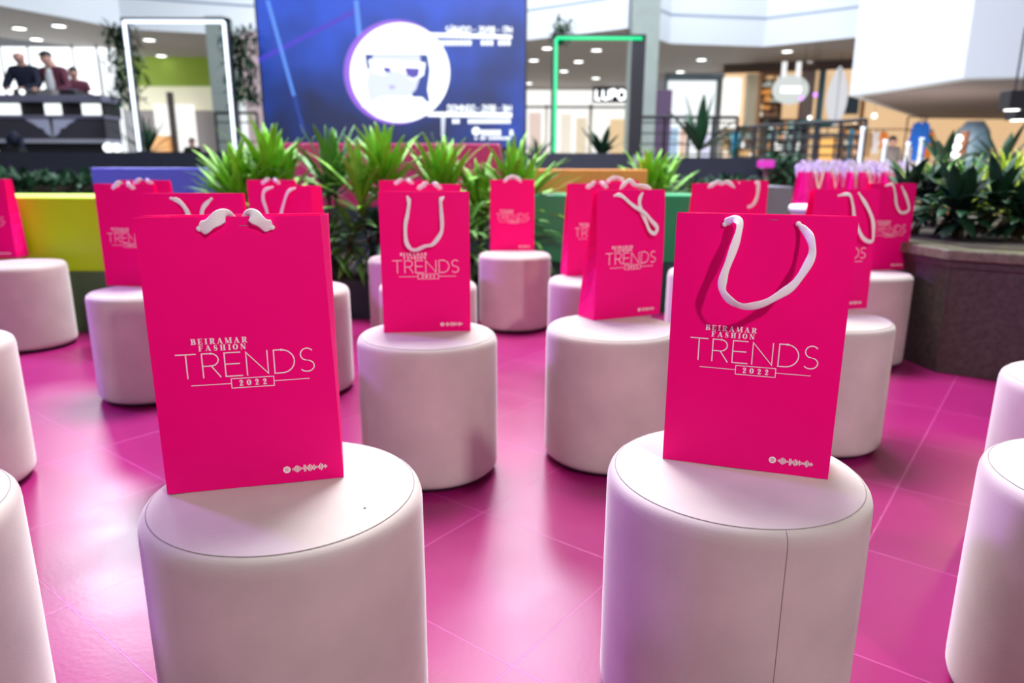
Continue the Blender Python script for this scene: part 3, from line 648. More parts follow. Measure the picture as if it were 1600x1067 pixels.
def flat(o): return o
SY = 13.5
tl = at(402, 0, SY); br = at(822, 226, SY); bl = at(417, 226, SY)
sx0 = bl.x; sx1 = at(820, 100, SY).x; sz0 = 1.30; sz1 = 4.2
scr = thing('led_screen', 'huge blue screen with a round portrait and white event times', 'screen', ((sx0+sx1)/2, SY, 1.171))
ox_ = (sx0+sx1)/2
m = M(); m.box(sx0-ox_-.04, sx1-ox_+.04, .03, .35, 0, sz1-1.171); m.build('housing', M_BLACK, scr)
def screen_mat():
    mt = bpy.data.materials.new('blue_screen_image'); mt.use_nodes = True; nt = mt.node_tree; b = nt.nodes['Principled BSDF']
    b.inputs['Base Color'].default_value = (.01, .01, .02, 1); b.inputs['Roughness'].default_value = .6
    tc = nt.nodes.new('ShaderNodeTexCoord'); n = nt.nodes.new('ShaderNodeTexNoise'); n.inputs['Scale'].default_value = .75; n.inputs['Detail'].default_value = 2
    nt.links.new(tc.outputs['Object'], n.inputs['Vector'])
    sx = nt.nodes.new('ShaderNodeSeparateXYZ'); nt.links.new(tc.outputs['Object'], sx.inputs[0])
    ma = nt.nodes.new('ShaderNodeMath'); ma.operation = 'MULTIPLY_ADD'; ma.inputs[1].default_value = .17; nt.links.new(sx.outputs['Z'], ma.inputs[0])
    nt.links.new(n.outputs['Fac'], ma.inputs[2])
    cr = nt.nodes.new('ShaderNodeValToRGB'); e = cr.color_ramp.elements
    e[0].position = .50; e[0].color = S(8, 30, 78); e[1].position = .98; e[1].color = S(34, 84, 218)
    k = e.new(.70); k.color = S(6, 52, 140)
    nt.links.new(ma.outputs[0], cr.inputs[0]); nt.links.new(cr.outputs[0], b.inputs['Emission Color']); b.inputs['Emission Strength'].default_value = 1.0
    return mt
m = M(); m.box(sx0-ox_, sx1-ox_, 0, .03, sz0-1.171, sz1-1.171); m.build('display', screen_mat(), scr)
G_WHITE = glow('screen_white', (.93, .98, 1, 1), 1.6); G_PUR = glow('screen_purple', S(150, 95, 230), 1.1); G_PALE = glow('screen_pale', S(226, 236, 255), 1.05)
G_DK = glow('screen_hair', S(16, 60, 160), 1.0); G_LENS = glow('screen_lens', S(84, 72, 190), 1.0); G_BEAM = glow('screen_beam', S(90, 150, 255), 1.0); G_LAV = glow('screen_lavender', S(196, 184, 240), 1.0)
def SP(px, py): p = at(px, py, SY); return (p.x-ox_, p.z-1.171)
def spart(name, polys, g, y, label=None):
    k = Ink()
    for p in polys: k.quad(p)
    o = k.build(name, g, scr, y); tag(o, label); return o
def disc_poly(px, py, r, n=48, ky=1): return [SP(px+r*math.cos(2*PI*i/n), py+r*ky*math.sin(2*PI*i/n)) for i in range(n)]
for (a, b, c, d, g) in (((415, 0), (421, 0), (462, 150), (457, 150), G_BEAM), ((457, 150), (462, 150), (477, 205), (472, 205), G_DK), ((553, 0), (560, 0), (566, 60), (558, 60), G_BEAM)):
    spart('light_beam', [[SP(*a), SP(*b), SP(*c), SP(*d)]], g, -.002, 'slanting light streak on the screen')
spart('light_beam', [[SP(404, 90), SP(404, 98), SP(560, 20), SP(560, 10)]], glow('screen_violet', S(62, 50, 205), 1), -.001, 'violet light streak on the screen')
spart('light_beam', [[SP(689, 180), SP(696, 180), SP(694, 214), SP(690, 214)]], G_PALE, -.004, 'pale upright streak on the screen')
spart('portrait_ring', [disc_poly(619, 112.5, 82)], G_PUR, -.004, 'purple ring round the portrait')
spart('portrait_disc', [disc_poly(625, 113.5, 78)], G_WHITE, -.006, 'white disc of the portrait')
spart('portrait_hair', [[SP(570, 85), SP(668, 85), SP(672, 110), SP(668, 140), SP(672, 160), SP(645, 158), SP(640, 120), SP(590, 95), SP(574, 110)]], G_DK, -.008)
spart('portrait_face', [[SP(583, 86), SP(656, 86), SP(660, 110), SP(650, 140), SP(635, 155), SP(600, 155), SP(578, 165), SP(572, 130)]], G_PALE, -.010)
spart('portrait_hat', [[SP(556, 84), SP(572, 58), SP(600, 42), SP(650, 44), SP(676, 62), SP(696, 88), SP(640, 84)]], G_WHITE, -.012)
spart('portrait_glasses', [[SP(576, 93), SP(665, 98), SP(662, 118), SP(645, 126), SP(628, 112), SP(612, 110), SP(600, 118), SP(580, 112)]], G_WHITE, -.012)
spart('portrait_lens', [[SP(632, 106), SP(656, 107), SP(654, 119), SP(646, 123), SP(636, 118)]], G_LENS, -.014)
spart('portrait_lens', [[SP(598, 105), SP(611, 106), SP(610, 113), SP(602, 114)]], G_LENS, -.014)
spart('portrait_mouth', [[SP(608, 133), SP(618, 134), SP(617, 139), SP(609, 139)]], G_LAV, -.014)
spart('portrait_shoulder', [[SP(565, 165), SP(600, 150), SP(660, 152), SP(672, 165), SP(640, 188), SP(590, 184)]], G_WHITE, -.014)
def scr_text(txt, x0, x1, yb, hpx, y=-.006, wd=1.9):
    k = Ink(); a = SP(x0, yb); b = SP(x1, yb+.0); h = hpx*.0119
    t = Ink(); L = thin_text(t, txt, 0, 0, h, .01); s_ = (b[0]-a[0])/L
    for st in [0]: pass
    kk = Ink(); thin_text(kk, txt, 0, 0, h, wd*.0119)
    kk.v = [(a[0]+v[0]*s_, 0, a[1]+v[2]+v[0]*s_*(b[1]-a[1])/(b[0]-a[0])) for v in kk.v]
    return kk.build('screen_text', G_WHITE, scr, y)
scr_text('SÁBADO - 20/08 - 17H', 697, 800, 52, 9)
scr_text('DOMINGO - 21/08 - 16H', 700, 799, 174, 9)
spart('text_bar', [[SP(667, 51), SP(800, 55), SP(800, 61), SP(667, 58)]], G_WHITE, -.006)
spart('text_bar', [[SP(668, 175), SP(800, 176), SP(800, 184), SP(668, 182)]], G_WHITE, -.006)
def scribble(x0, x1, yt, yb, n, seed):
    q = random.Random(seed); k = Ink(); s_ = (x1-x0)/n
    for i in range(n):
        if q.random() < .12: continue
        x = x0+i*s_; k.quad([SP(x, yb), SP(x+s_*.75, yb), SP(x+s_*.75, yt), SP(x, yt)])
    return k.build('screen_text', G_WHITE, scr, -.006)
scribble(684, 799, 63, 71, 17, 1); scribble(707, 799, 186, 193, 15, 2); scribble(752, 803, 203, 212, 8, 3); scribble(742, 803, 214, 218, 14, 4)
spart('screen_emblem', [disc_poly(744, 205, 6.5, 20)], G_WHITE, -.006)

def frame(name, label, x0, x1, ytop, ybot, Y, gm, dm=M_STEEL, right=True, tw=.028, half=False):
    a = at(x0, ytop, Y); b = at(x1, ytop+5, Y); zb = 1.171; w_ = b.x-a.x; h = a.z-zb
    t = thing(name, label, 'light frame', ((a.x+b.x)/2, Y, zb))
    for s_ in (-1, 1):
        wi = .02 if right else .16
        m = M(); m.box(-w_/2-.07 if s_ < 0 else w_/2-wi, -w_/2+.01 if s_ < 0 else w_/2+.07, 0, .12, 0, h+.05); m.build('post', dm, t)
    m = M(); m.box(-w_/2-.07, w_/2+.07, 0, .12, h+.0, h+.07); m.build('lintel', dm, t)
    m = M(); m.box(-w_/2-.07, w_/2+.07, 0, .12, 0, .03); m.build('sill', dm, t)
    m = M(); m.tube([(-w_/2, -.03, .04), (-w_/2, -.03, h)], tw, 8); m.build('light_tube', gm, t, True)
    m = M(); m.tube([(-w_/2, -.03, h), (w_/2, -.03, h)], tw, 8); m.build('light_tube', gm, t, True)
    if right:
        m = M(); m.tube([(w_/2, -.03, .04), (w_/2, -.03, h)], tw, 8); m.build('light_tube', gm, t, True)
    return t
frame('light_frame', 'black arch outlined with white light tubes left of the screen', 195, 351, 34, 230, 13.0, glow('tube_white', (.72, .82, 1, 1), 2.6))
gg = frame('light_frame', 'black arch outlined with green light tubes right of the screen', 869, 1003, 60, 240, 13.0, glow('tube_green', (.0, .95, .34, 1), 1.25), right=False)
for (px, py, w_, lab, n) in ((190, 60, .5, 'dark leafy garland on the top left corner of the white lit frame', 500), (372, 60, .5, 'dark leafy garland on the top right corner of the white lit frame', 500), (878, 52, .25, 'green leaf tuft on the top left corner of the green lit frame', 120)):
    p = at(px, py, 13.25); t = thing('leaf_garland', lab, 'garland', (p.x, 13.25, p.z-.5)); m = M(); q = random.Random(px)
    for k in range(n):
        u = q.random(); m_x = q.uniform(-.22, .22)*w_*2.2
        leaf(m, (m_x, q.uniform(-.2, .2), .7-u*(1.3 if px < 800 else .3)), q.uniform(0, 6.28), q.uniform(-.8, 1), .22, .05, .8, 3)
    m.build('foliage', M_LEAFD, t, True)

# ------------------------------------------------------------ people
def skinmesh(name, verts, edges, radii, m, parent, sub=2, root=0):
    bm = bmesh.new(); L = bm.verts.layers.skin.verify(); vs = []
    for i, (v, r) in enumerate(zip(verts, radii)):
        b = bm.verts.new(v); r = r if isinstance(r, tuple) else (r, r); b[L].radius = r; b[L].use_root = (i == root); vs.append(b)
    for a, b in edges: bm.edges.new((vs[a], vs[b]))
    me = bpy.data.meshes.new(name); bm.to_mesh(me); bm.free(); me.materials.append(m)
    o = bpy.data.objects.new(name, me); C.objects.link(o); o.parent = parent
    sk = o.modifiers.new('skin', 'SKIN'); sk.use_smooth_shade = True
    ss = o.modifiers.new('sub', 'SUBSURF'); ss.levels = sub; ss.render_levels = sub
    return o
def person(loc, rz, label, arms, shirt, trousers, hair=None, cap=None, lean=.0, head=(0, 0), shoe=M_BLACK, jacket=None, hscale=1, cat='person', fingers=True):
    t = thing('person', label, cat, loc, rz); s = hscale
    def P(*l): return [(x*s, (y-lean*max(0, z-.95))*s, z*s) for x, y, z in l]
    hx, hy = head
    # body: pelvis, spine, neck, head, legs, arms with hands
    V = [(0, 0, .95), (0, .01, 1.12), (0, .01, 1.30), (0, 0, 1.43), (0, -.005, 1.50), (hx*.6, -.02+hy*.6, 1.54), (hx, -.02+hy, 1.59), (hx*1.1, -.02+hy, 1.675),
         (-.09, 0, .90), (-.10, -.01, .50), (-.10, .02, .09), (-.11, -.12, .035), (.09, 0, .90), (.10, -.01, .50), (.10, .02, .09), (.11, -.12, .035)]
    E = [(0, 1), (1, 2), (2, 3), (3, 4), (4, 5), (5, 6), (6, 7), (0, 8), (8, 9), (9, 10), (10, 11), (0, 12), (12, 13), (13, 14), (14, 15)]
    Rr = [(.11, .08), (.10, .075), (.11, .08), (.08, .06), .055, .066, (.102, .118), (.09, .105), .085, .06, .042, .03, .085, .06, .042, .03]
    hands = []
    for k, (sd, el, ha) in enumerate(((-1, arms[0][0], arms[0][1]), (1, arms[1][0], arms[1][1]))):
        n = len(V); V += [(sd*.185, 0, 1.40), el, ha]; E += [(3, n), (n, n+1), (n+1, n+2)]; Rr += [.045, .036, .028]
        d = (Vector(ha)-Vector(el)).normalized(); pm = Vector(ha)+d*.06; V.append(tuple(pm)); E.append((n+2, n+3)); Rr.append((.036, .018))
        sidev = d.cross(Vector((0, 0, 1))); sidev = sidev.normalized() if sidev.length > .1 else Vector((1, 0, 0))
        for fi, (o_, l_) in enumerate(((-.028, .065), (-.009, .078), (.010, .074), (.027, .058))):
            a = len(V); V.append(tuple(pm+d*.035+sidev*o_)); V.append(tuple(pm+d*(.035+l_)+sidev*o_*1.1+Vector((0, 0, -.02)))); E += [(n+3, a), (a, a+1)]; Rr += [.010, .008]
        a = len(V); V.append(tuple(Vector(ha)+d*.03-sidev*sd*.045)); V.append(tuple(Vector(ha)+d*.075-sidev*sd*.06)); E += [(n+2, a), (a, a+1)]; Rr += [.011, .009]
    skinmesh('body', P(*V), E, [tuple(q*s for q in r) if isinstance(r, tuple) else r*s for r in Rr], M_SKIN, t, 1)
    # face
    hd = P((hx, -.02+hy, 1.60))[0]
    m = M(); m.tube([(hd[0], hd[1]-.085*s, hd[2]+.02*s), (hd[0], hd[1]-.115*s, hd[2]-.015*s)], [.008*s, .016*s], 8); m.build('nose', M_SKIN, t, True)
    for sd in (-1, 1):
        m = M(); m.ball((hd[0]+sd*.032*s, hd[1]-.082*s, hd[2]+.025*s), .013*s); m.build('eye', mat('eye_dark', (.03, .02, .02, 1), .3), t, True)
        m = M(); m.ball((hd[0]+sd*.083*s, hd[1], hd[2]), .014*s, .022*s, .034*s); m.build('ear', M_SKIN, t, True)
    m = M(); m.tube([(hd[0]-.025*s, hd[1]-.084*s, hd[2]-.045*s), (hd[0], hd[1]-.094*s, hd[2]-.048*s), (hd[0]+.025*s, hd[1]-.084*s, hd[2]-.045*s)], .006*s, 6); m.build('mouth', mat('lips', S(150, 80, 80), .5), t, True)
    if hair:
        m = M(); m.ball((hd[0], hd[1]+.018*s, hd[2]+.055*s), .088*s, .10*s, .082*s); m.build('hair', hair, t, True)
    if cap:
        m = M(); m.ball((hd[0], hd[1]+.012*s, hd[2]+.065*s), .092*s, .105*s, .07*s); m.box(hd[0]-.06*s, hd[0]+.06*s, hd[1]-.19*s, hd[1]-.06*s, hd[2]+.045*s, hd[2]+.06*s); m.build('cap', cap, t, True)
    TV = [(0, 0, .93), (0, .01, 1.12), (0, .01, 1.30), (0, 0, 1.42), (0, -.008, 1.50)]; TE = [(0, 1), (1, 2), (2, 3), (3, 4)]; TR = [(.175, .13), (.165, .125), (.195, .14), (.16, .11), (.082, .078)]
    for sd, (el, ha) in ((-1, arms[0]), (1, arms[1])):
        n = len(TV); e = Vector(el); h_ = Vector(ha); TV += [(sd*.185, 0, 1.40), tuple(e), tuple(e+(h_-e)*.82)]; TE += [(3, n), (n, n+1), (n+1, n+2)]; TR += [.085, .064, .046]
    skinmesh('shirt' if not jacket else 'jacket', P(*TV), TE, [tuple(q*s for q in r) if isinstance(r, tuple) else r*s for r in TR], jacket or shirt, t, 2)
    if jacket:
        m = M(); m.ball((0, -.105*s-lean*.25*s, 1.20*s), .085*s, .05*s, .25*s); m.build('shirt', shirt, t, True)
    LV = [(0, 0, .97), (-.09, 0, .88), (-.10, -.01, .50), (-.10, .02, .12), (.09, 0, .88), (.10, -.01, .50), (.10, .02, .12)]
    skinmesh('trousers', P(*LV), [(0, 1), (1, 2), (2, 3), (0, 4), (4, 5), (5, 6)], [(.16*s, .12*s), .10*s, .076*s, .06*s, .10*s, .076*s, .06*s], trousers, t, 2)
    for sd in (-1, 1):
        m = M(); m.ball((sd*.108*s, -.05*s, .045*s), .05*s, .13*s, .045*s); m.build('shoe', shoe, t, True)
    return t
M_NAVYC = mat('navy_cloth', S(18, 26, 52), .8); M_DARKC = mat('black_cloth', S(22, 20, 26), .8); M_WINE = mat('wine_cloth', S(92, 38, 62), .8); M_WHC = mat('white_cloth', S(215, 218, 226), .8)
M_HAIR = mat('dark_hair', (.02, .014, .012, 1), .6)
ZS = 1.171
p = at(62, 232, 14.65); person((p.x, 14.6, ZS), .05, 'bald person in a navy shirt bending over the mixing desk', [((-.30, -.12, 1.12), (-.10, -.36, 1.06)), ((.28, -.14, 1.14), (.06, -.36, 1.06))], M_NAVYC, M_DARKC, lean=.16, head=(.01, -.05), hscale=1.13)
p = at(103, 232, 14.75); person((p.x, 14.7, ZS), -.1, 'person in a black cap and wine jacket over a white shirt at the desk', [((-.27, -.10, 1.14), (-.10, -.34, 1.08)), ((.30, -.08, 1.12), (.16, -.34, 1.02))], M_WHC, M_DARKC, cap=M_BLACK, jacket=M_WINE, lean=.02, head=(-.05, -.04), hscale=1.13)
p = at(136, 232, 15.3); person((p.x, 15.2, ZS), .4, 'person half turned away in a wine coat at the right end of the desk', [((-.27, -.06, 1.12), (-.18, -.26, 1.0)), ((.28, -.06, 1.10), (.30, -.20, .90))], M_WINE, M_DARKC, hair=M_HAIR, lean=.05, head=(0, -.03), hscale=1.0)

# mixing desk
a = at(-12, 150, 14); b = at(170, 160, 14); dw = b.x-a.x; dcx = (a.x+b.x)/2; hz = at(80, 152, 14).z-ZS
desk = thing('mixing_desk', 'long grey desk with white lit panels and a zigzag wing emblem below', 'desk', (dcx, 13.75, ZS))
M_DSK = mat('desk_grey', S(112, 112, 138), .5); M_DSKD = mat('desk_charcoal', S(62, 60, 74), .6)
zt = hz; def_ = lambda px: at(px, 200, 14).x-dcx; dz = lambda py: at(80, py, 14).z-ZS
m = M(); m.box(-dw/2, dw/2, 0, .75, dz(161), dz(150)); bevel(m.build('desktop', M_DSK, desk), .01)
m = M(); m.box(-dw/2+.03, dw/2-.03, .12, .7, dz(183), dz(161)); m.build('shelf_recess', M_DARKC, desk)
for x0, x1 in ((2, 44), (84, 107), (141, 168)):
    m = M(); m.box(def_(x0), def_(x1), .06, .12, dz(181), dz(163)); m.build('lit_panel', glow('desk_panel', (.93, 1, 1, 1), 1.4), desk)
m = M(); m.box(-dw/2+.02, dw/2-.0, .03, .6, dz(186), dz(181)); m.build('ledge', M_DSK, desk)
m = M(); m.box(-dw/2+.06, dw/2-.02, .06, .6, dz(218), dz(186)); m.build('front_panel', M_DSKD, desk)
m = M(); m.box(-dw/2+.06, dw/2-.02, .0, .6, dz(224), dz(218)); m.build('foot_rail', mat('rail_silver', S(176, 178, 196), .4), desk)
m = M(); m.box(-dw/2+.06, dw/2-.04, .08, .55, 0, dz(224)); m.build('plinth', M_BLACK, desk)
k = Ink()
for sd in (-1, 1):
    cxp = 91; pts = [(0, 215), (10, 208), (12, 202), (20, 200), (24, 196), (34, 190), (40, 186), (2, 186)]
    k.quad([(def_(cxp+sd*(x+1)), dz(y)) for x, y in (pts if sd > 0 else pts[::-1])])
k.build('wing_emblem', mat('emblem_white', S(190, 195, 225), .5), desk, .055)
for x0, x1, y0, y1, mm, nm, lab, cat in ((24, 50, 142, 151, M_BLACK, 'turntable', 'black turntable at the left end of the desk', 'turntable'), (66, 88, 139, 151, mat('console_grey', S(120, 118, 120), .5), 'mixer', 'grey mixer in the middle of the desk', 'mixer'), (100, 124, 143, 151, M_BLACK, 'turntable', 'black turntable right of the grey mixer', 'turntable')):
    A = at(x0, y1, 14); B = at(x1, y0, 14); t = thing(nm, lab, cat, ((A.x+B.x)/2, 13.85, ZS+dz(150))); hw = (B.x-A.x)/2; hh = .10
    m = M(); m.box(-hw, hw, 0, .34, .001, hh); bevel(m.build('body', mm, t), .01)
    m = M(); m.lathe([(.10, hh), (.10, hh+.02), (.03, hh+.022)], 24, 0, .17); m.build('platter' if nm == 'turntable' else 'dial', M_DSK, t)
for x, y, lab in ((20, 150, 'small white ball lamp at the left end of the desk'), (38, 146, 'small white ball lamp behind the left turntable'), (150, 157, 'flat white disc lamp at the right end of the desk')):
    p = at(x, y, 13.9); m = M(); m.ball((p.x, 13.85, ZS+dz(150)+.055), .055 if x < 100 else .09, .05, .05 if x < 100 else .03); tag(m.build('ball_lamp', glow('ball_glow', (.95, 1, 1, 1), 2), smooth=True), lab, 'lamp')
for x, r_, lab in ((169, .085, 'round white floor lamp just right of the desk foot'), (182, .08, 'round white floor lamp below the bright curtain')):
    p = at(x, 230, 13.0); t = thing('floor_lamp', lab, 'lamp', (p.x, 13.0, ZS)); m = M(); m.ball((0, 0, r_+.012), r_); m.build('globe', glow('ball_glow', (1, 1, 1, 1), 2), t, True); m = M(); m.lathe([(.05, 0), (.05, .02)], 16); m.build('base', M_BLACK, t)
p = at(25, 232, 12.5); t = thing('moving_head_lamp', 'dark blue stage lamp before the left end of the desk', 'lamp', (p.x, 12.5, ZS)); m = M(); m.box(-.12, .12, -.1, .1, 0, .08); m.build('base', M_BLACK, t); m = M(); m.box(-.13, -.09, -.04, .04, .08, .26); m.box(.09, .13, -.04, .04, .08, .26); m.build('yoke', M_NAVYC, t); m = M(); m.ball((0, 0, .24), .085, .085, .12); m.build('head', M_NAVYC, t, True)
# curtain
a = at(152, 85, 16.5); b = at(196, 85, 16.5); zc = a.z; m = M(); n = 40
v = []; 
for i in range(n+1):
    x = a.x+(b.x-a.x)*i/n; yy = 16.5+.06*math.sin(i*1.5); v += [(x, yy, ZS), (x, yy, zc)]
m.add(v, [(2*i, 2*i+2, 2*i+3, 2*i+1) for i in range(n)])
o = m.build('curtain', mat('sheer_curtain', (.85, .9, .95, 1), .8, alpha=.18, emit=None), smooth=True); o.modifiers.new('t', 'SOLIDIFY').thickness = .004; tag(o, 'sheer white curtain hanging right of the mixing desk', 'curtain')

# ------------------------------------------------------------ mezzanine edge, soffits and lights
ZF = 4.6
edge = [(-260, -45), (0, 9), (100, 27), (190, 45), (420, 58), (700, 66), (820, 63), (980, 44), (1046, 68), (1194, 73), (1340, 58), (1700, 30)]
E_ = [atz(x, y, ZF) for x, y in edge]
back = [(-260, 20), (0, 58), (175, 80), (212, 90), (420, 118), (700, 135), (820, 137), (990, 139), (1047, 120), (1125, 114), (1340, 97), (1700, 60)]
B_ = [atz(x, y, ZF) for x, y in back]
m = M()
for i in range(len(E_)-1):
    n0 = len(m.v); m.v += [tuple(E_[i]), tuple(E_[i+1]), (E_[i+1].x, E_[i+1].y, 6.9), (E_[i].x, E_[i].y, 6.9), (E_[i].x*1.0, E_[i].y+.3, 6.9), (E_[i+1].x, E_[i+1].y+.3, 6.9), (E_[i+1].x, E_[i+1].y+.3, ZF+.02), (E_[i].x, E_[i].y+.3, ZF+.02)]
    m.f += [(n0, n0+1, n0+2, n0+3), (n0+3, n0+2, n0+5, n0+4), (n0+4, n0+5, n0+6, n0+7)]
struct(m.build('trim_1', M_WHITE, recenter=False), 'white mezzanine edge band above the shops')
m = M()                                   # groove of the band
for i in range(len(E_)-1):
    n0 = len(m.v); z0 = ZF+.78; z1 = ZF+.84
    m.v += [(E_[i].x, E_[i].y-.015, z0), (E_[i+1].x, E_[i+1].y-.015, z0), (E_[i+1].x, E_[i+1].y-.015, z1), (E_[i].x, E_[i].y-.015, z1)]; m.f.append((n0, n0+1, n0+2, n0+3))
struct(m.build('trim_2', mat('groove_grey', S(150, 165, 188), .7), recenter=False))
m = M()
for i in range(len(E_)-1):
    n0 = len(m.v); m.v += [tuple(E_[i]), tuple(E_[i+1]), tuple(B_[i+1]), tuple(B_[i])]
    m.v = m.v; m.f.append((n0, n0+1, n0+2, n0+3))
m.f = [f_[::-1] for f_ in m.f]
struct(m.build('ceiling', M_SOFFIT, recenter=False), 'beige soffit under the mezzanine with round downlights')
# upper storey wall and roof beyond the balustrade
m = M()
for i in range(len(E_)-1):
    n0 = len(m.v); k0 = E_[i]; k1 = E_[i+1]
    m.v += [(k0.x*1.25, k0.y*1.25, 6.4), (k1.x*1.25, k1.y*1.25, 6.4), (k1.x*1.25, k1.y*1.25, 12), (k0.x*1.25, k0.y*1.25, 12)]; m.f.append((n0, n0+1, n0+2, n0+3))
struct(m.build('wall_upper', mat('upper_wall', S(60, 66, 84), .8), recenter=False))
dls = [(92, 40), (57, 61), (233, 62), (252, 87), (815, 95), (826, 130), (855, 75), (834, 94), (932, 78), (904, 96), (881, 111), (931, 122), (1063, 112), (1096, 93), (1156, 105), (1230, 80), (1265, 97), (30, 44)]
DLN = ['upper one above the two people at the desk', 'lower one above the bald person', 'upper one inside the white lit frame', 'lower one inside the white lit frame',
 'nearest the right edge of the screen, upper', 'nearest the right edge of the screen, lowest', 'left of the green light tube, top', 'left of the green light tube, below the top one', 'largest inside the green lit frame, before the glowing sign',
 'inside the green lit frame, upper left', 'inside the green lit frame, lower left', 'inside the green lit frame, right above the dark sign', 'leftmost of those right of the pillar', 'second from the left right of the pillar',
 'above the edge between slate frame and warm shop', 'above the left rod of the oval sign', 'between the oval sign and the surfboard', 'farthest left near the picture edge']
for i, (x, y) in enumerate(dls):
    p = atz(x, y, ZF-.012); t = thing('downlight', 'round soffit downlight, '+DLN[i], 'ceiling light', (p.x, p.y, ZF-.03), 0, 'round downlights in the soffit')
    m = M(); m.lathe([(.165, 0), (.165, .03), (.15, .03)], 24, closed=False); m.build('rim', M_WHITE, t)
    m = M(); m.lathe([(.158, .004), (.158, .02)], 24); m.build('lamp', M_LAMP, t)
# pillar
a = at(989, 60, 20); b = at(1030, 60, 20); c = at(1045, 60, 20.8)
m = M(); m.box(a.x, b.x, 20, 20.9, 0, 8); pz = m.build('pillar', M_CONC); tag(pz, 'grey green concrete pillar right of the green lit frame', 'pillar')
m = M(); m.box(b.x-pz.location.x+.001, c.x-pz.location.x+.02, .05-.45, .45, 0, 3.0); tag(m.build('side_panel', mat('plum_panel', S(86, 66, 98), .5), pz), 'plum coloured lower panel')
a = at(322, 60, 19); b = at(352, 60, 19); m = M(); m.box(a.x, b.x, 19, 19.6, 0, ZF); tag(m.build('pillar', M_CONC), 'grey column seen inside the white lit frame', 'pillar')
a = at(376, 60, 21); b = at(404, 60, 21); m = M(); m.box(a.x, b.x, 21, 21.4, 0, ZF); tag(m.build('pillar', mat('rose_column', S(214, 190, 196), .6)), 'pale rose column between the white lit frame and the screen', 'pillar')

# ------------------------------------------------------------ shops behind
def wallseg(name, pxa, pxb, Ya, Yb, z0, z1, m_, th=.15, label=None):
    a = at(pxa, 200, Ya); b = at(pxb, 200, Yb); d = Vector((b.x-a.x, b.y-a.y, 0)); n = Vector((-d.y, d.x, 0)).normalized()*th
    m = M(); m.prism([(a.x, a.y), (b.x, b.y), (b.x+n.x, b.y+n.y), (a.x+n.x, a.y+n.y)], z0, z1)
    o = m.build(name, m_); struct(o, label); return o
zat = lambda px, py, Y: at(px, py, Y).z
def slabth(name, label, cat, x0, x1, y0, y1, Y, m_, dep=.3, onfloor=False, bev=.01):
    A = at(x0, y1, Y); B = at(x1, y0, Y); z0 = 0 if onfloor else A.z
    m = M(); m.box(A.x, B.x, Y, Y+dep, z0, B.z); o = m.build(name, m_); bevel(o, bev); return tag(o, label, cat)
wl = B_[1].y; 
# left: bright glazed front
wallseg('window_1', -260, 192, 23.5, 23.9, 0, ZF, glow('left_glass', (.94, .98, 1, 1), 1.9), label='bright white glazed shop front at the far left')
for i, x in enumerate((18, 60, 128, 165)):
    wallseg('trim_%d' % (10+i), x, x+2, 23.3, 23.3, 0, ZF, mat('mullion_grey', S(150, 160, 175), .6), .05)
# middle left seen through the frame: lime band, cream band, bright shop
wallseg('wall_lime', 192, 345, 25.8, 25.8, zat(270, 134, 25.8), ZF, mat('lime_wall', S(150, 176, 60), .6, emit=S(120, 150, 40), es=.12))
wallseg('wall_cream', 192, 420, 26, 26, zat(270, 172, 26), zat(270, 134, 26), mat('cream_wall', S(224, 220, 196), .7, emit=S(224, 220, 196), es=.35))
wallseg('wall_grey', 192, 420, 26.2, 26.2, 0, zat(270, 172, 26.2), mat('shop_grey', S(150, 144, 146), .7))
wallseg('window_2', 243, 304, 25.5, 25.5, 0, zat(270, 163, 25.5), M_SHOP, label='bright shop window inside the white lit frame')
wallseg('window_3', 352, 405, 24.8, 24.8, 0, 3.2, M_SHOPC, label='bright shop window left of the screen')
a = at(260, 150, 25.2); b = at(268, 150, 25.2); m = M(); m.box(a.x, b.x, 25.2, 25.35, 0, 3.4); tag(m.build('pillar', mat('brown_post', S(90, 84, 84), .6)), 'thin dark post inside the white lit frame', 'pillar')
# centre right: bright shops
wallseg('window_4', 560, 1046, 34.5, 34.5, 0, zat(900, 141, 34.5), M_SHOP, label='row of bright shop windows seen through the green lit frame')
wallseg('wall_centre', 560, 1046, 34.8, 34.8, 0, ZF, M_SOFFIT)
for i, (x0, x1) in enumerate(((852, 855), (920, 925), (980, 983))):
    wallseg('trim_%d' % (20+i), x0, x1, 34.2, 34.2, 0, 3.8, mat('mullion_white', S(225, 222, 214), .6), .1)
wallseg('trim_30', 820, 1000, 33.9, 33.9, zat(900, 169, 33.9), zat(900, 165.5, 33.9), M_STEEL, .06)
def sign(pxa, pxb, pya, pyb, Y, board, txt, label, g, n=0):
    A = at(pxa, pyb, Y); B = at(pxb, pya, Y); w_ = B.x-A.x; h = B.z-A.z
    t = thing('shop_sign', label, 'sign', ((A.x+B.x)/2, Y, A.z))
    m = M(); m.box(-w_/2, w_/2, 0, .12, 0, h); m.build('board', board, t)
    k = Ink()
    if txt:
        kk = Ink(); L = thin_text(kk, txt, 0, 0, h*.62, h*.15, .2); s_ = w_*.84/L
        k.v = [(-w_*.42+v[0]*s_, 0, h*.18+v[2]) for v in kk.v]; k.f = kk.f
    else:
        q = random.Random(3); s_ = w_*.9/n
        for i in range(n): k.quad([(-w_*.45+i*s_, h*.1), (-w_*.45+(i+.8)*s_, h*.1), (-w_*.45+(i+.8)*s_, h*q.uniform(.75, .95)), (-w_*.45+i*s_, h*q.uniform(.75, .95))])
    k.build('lettering', g, t, -.02)
    if Y < 32:
        for sx in (-.35, .35): m = M(); m.tube([(sx*w_, .06, h), (sx*w_, .06, ZF-A.z)], .02, 6); m.build('rod', M_STEEL, t)
    return t
sign(926, 982, 136, 160, 34.37, M_NAVYC, 'LUPO', 'dark shop sign with white lit letters seen through the green lit frame', glow('sign_letters', (.95, .98, 1, 1), 2.5))
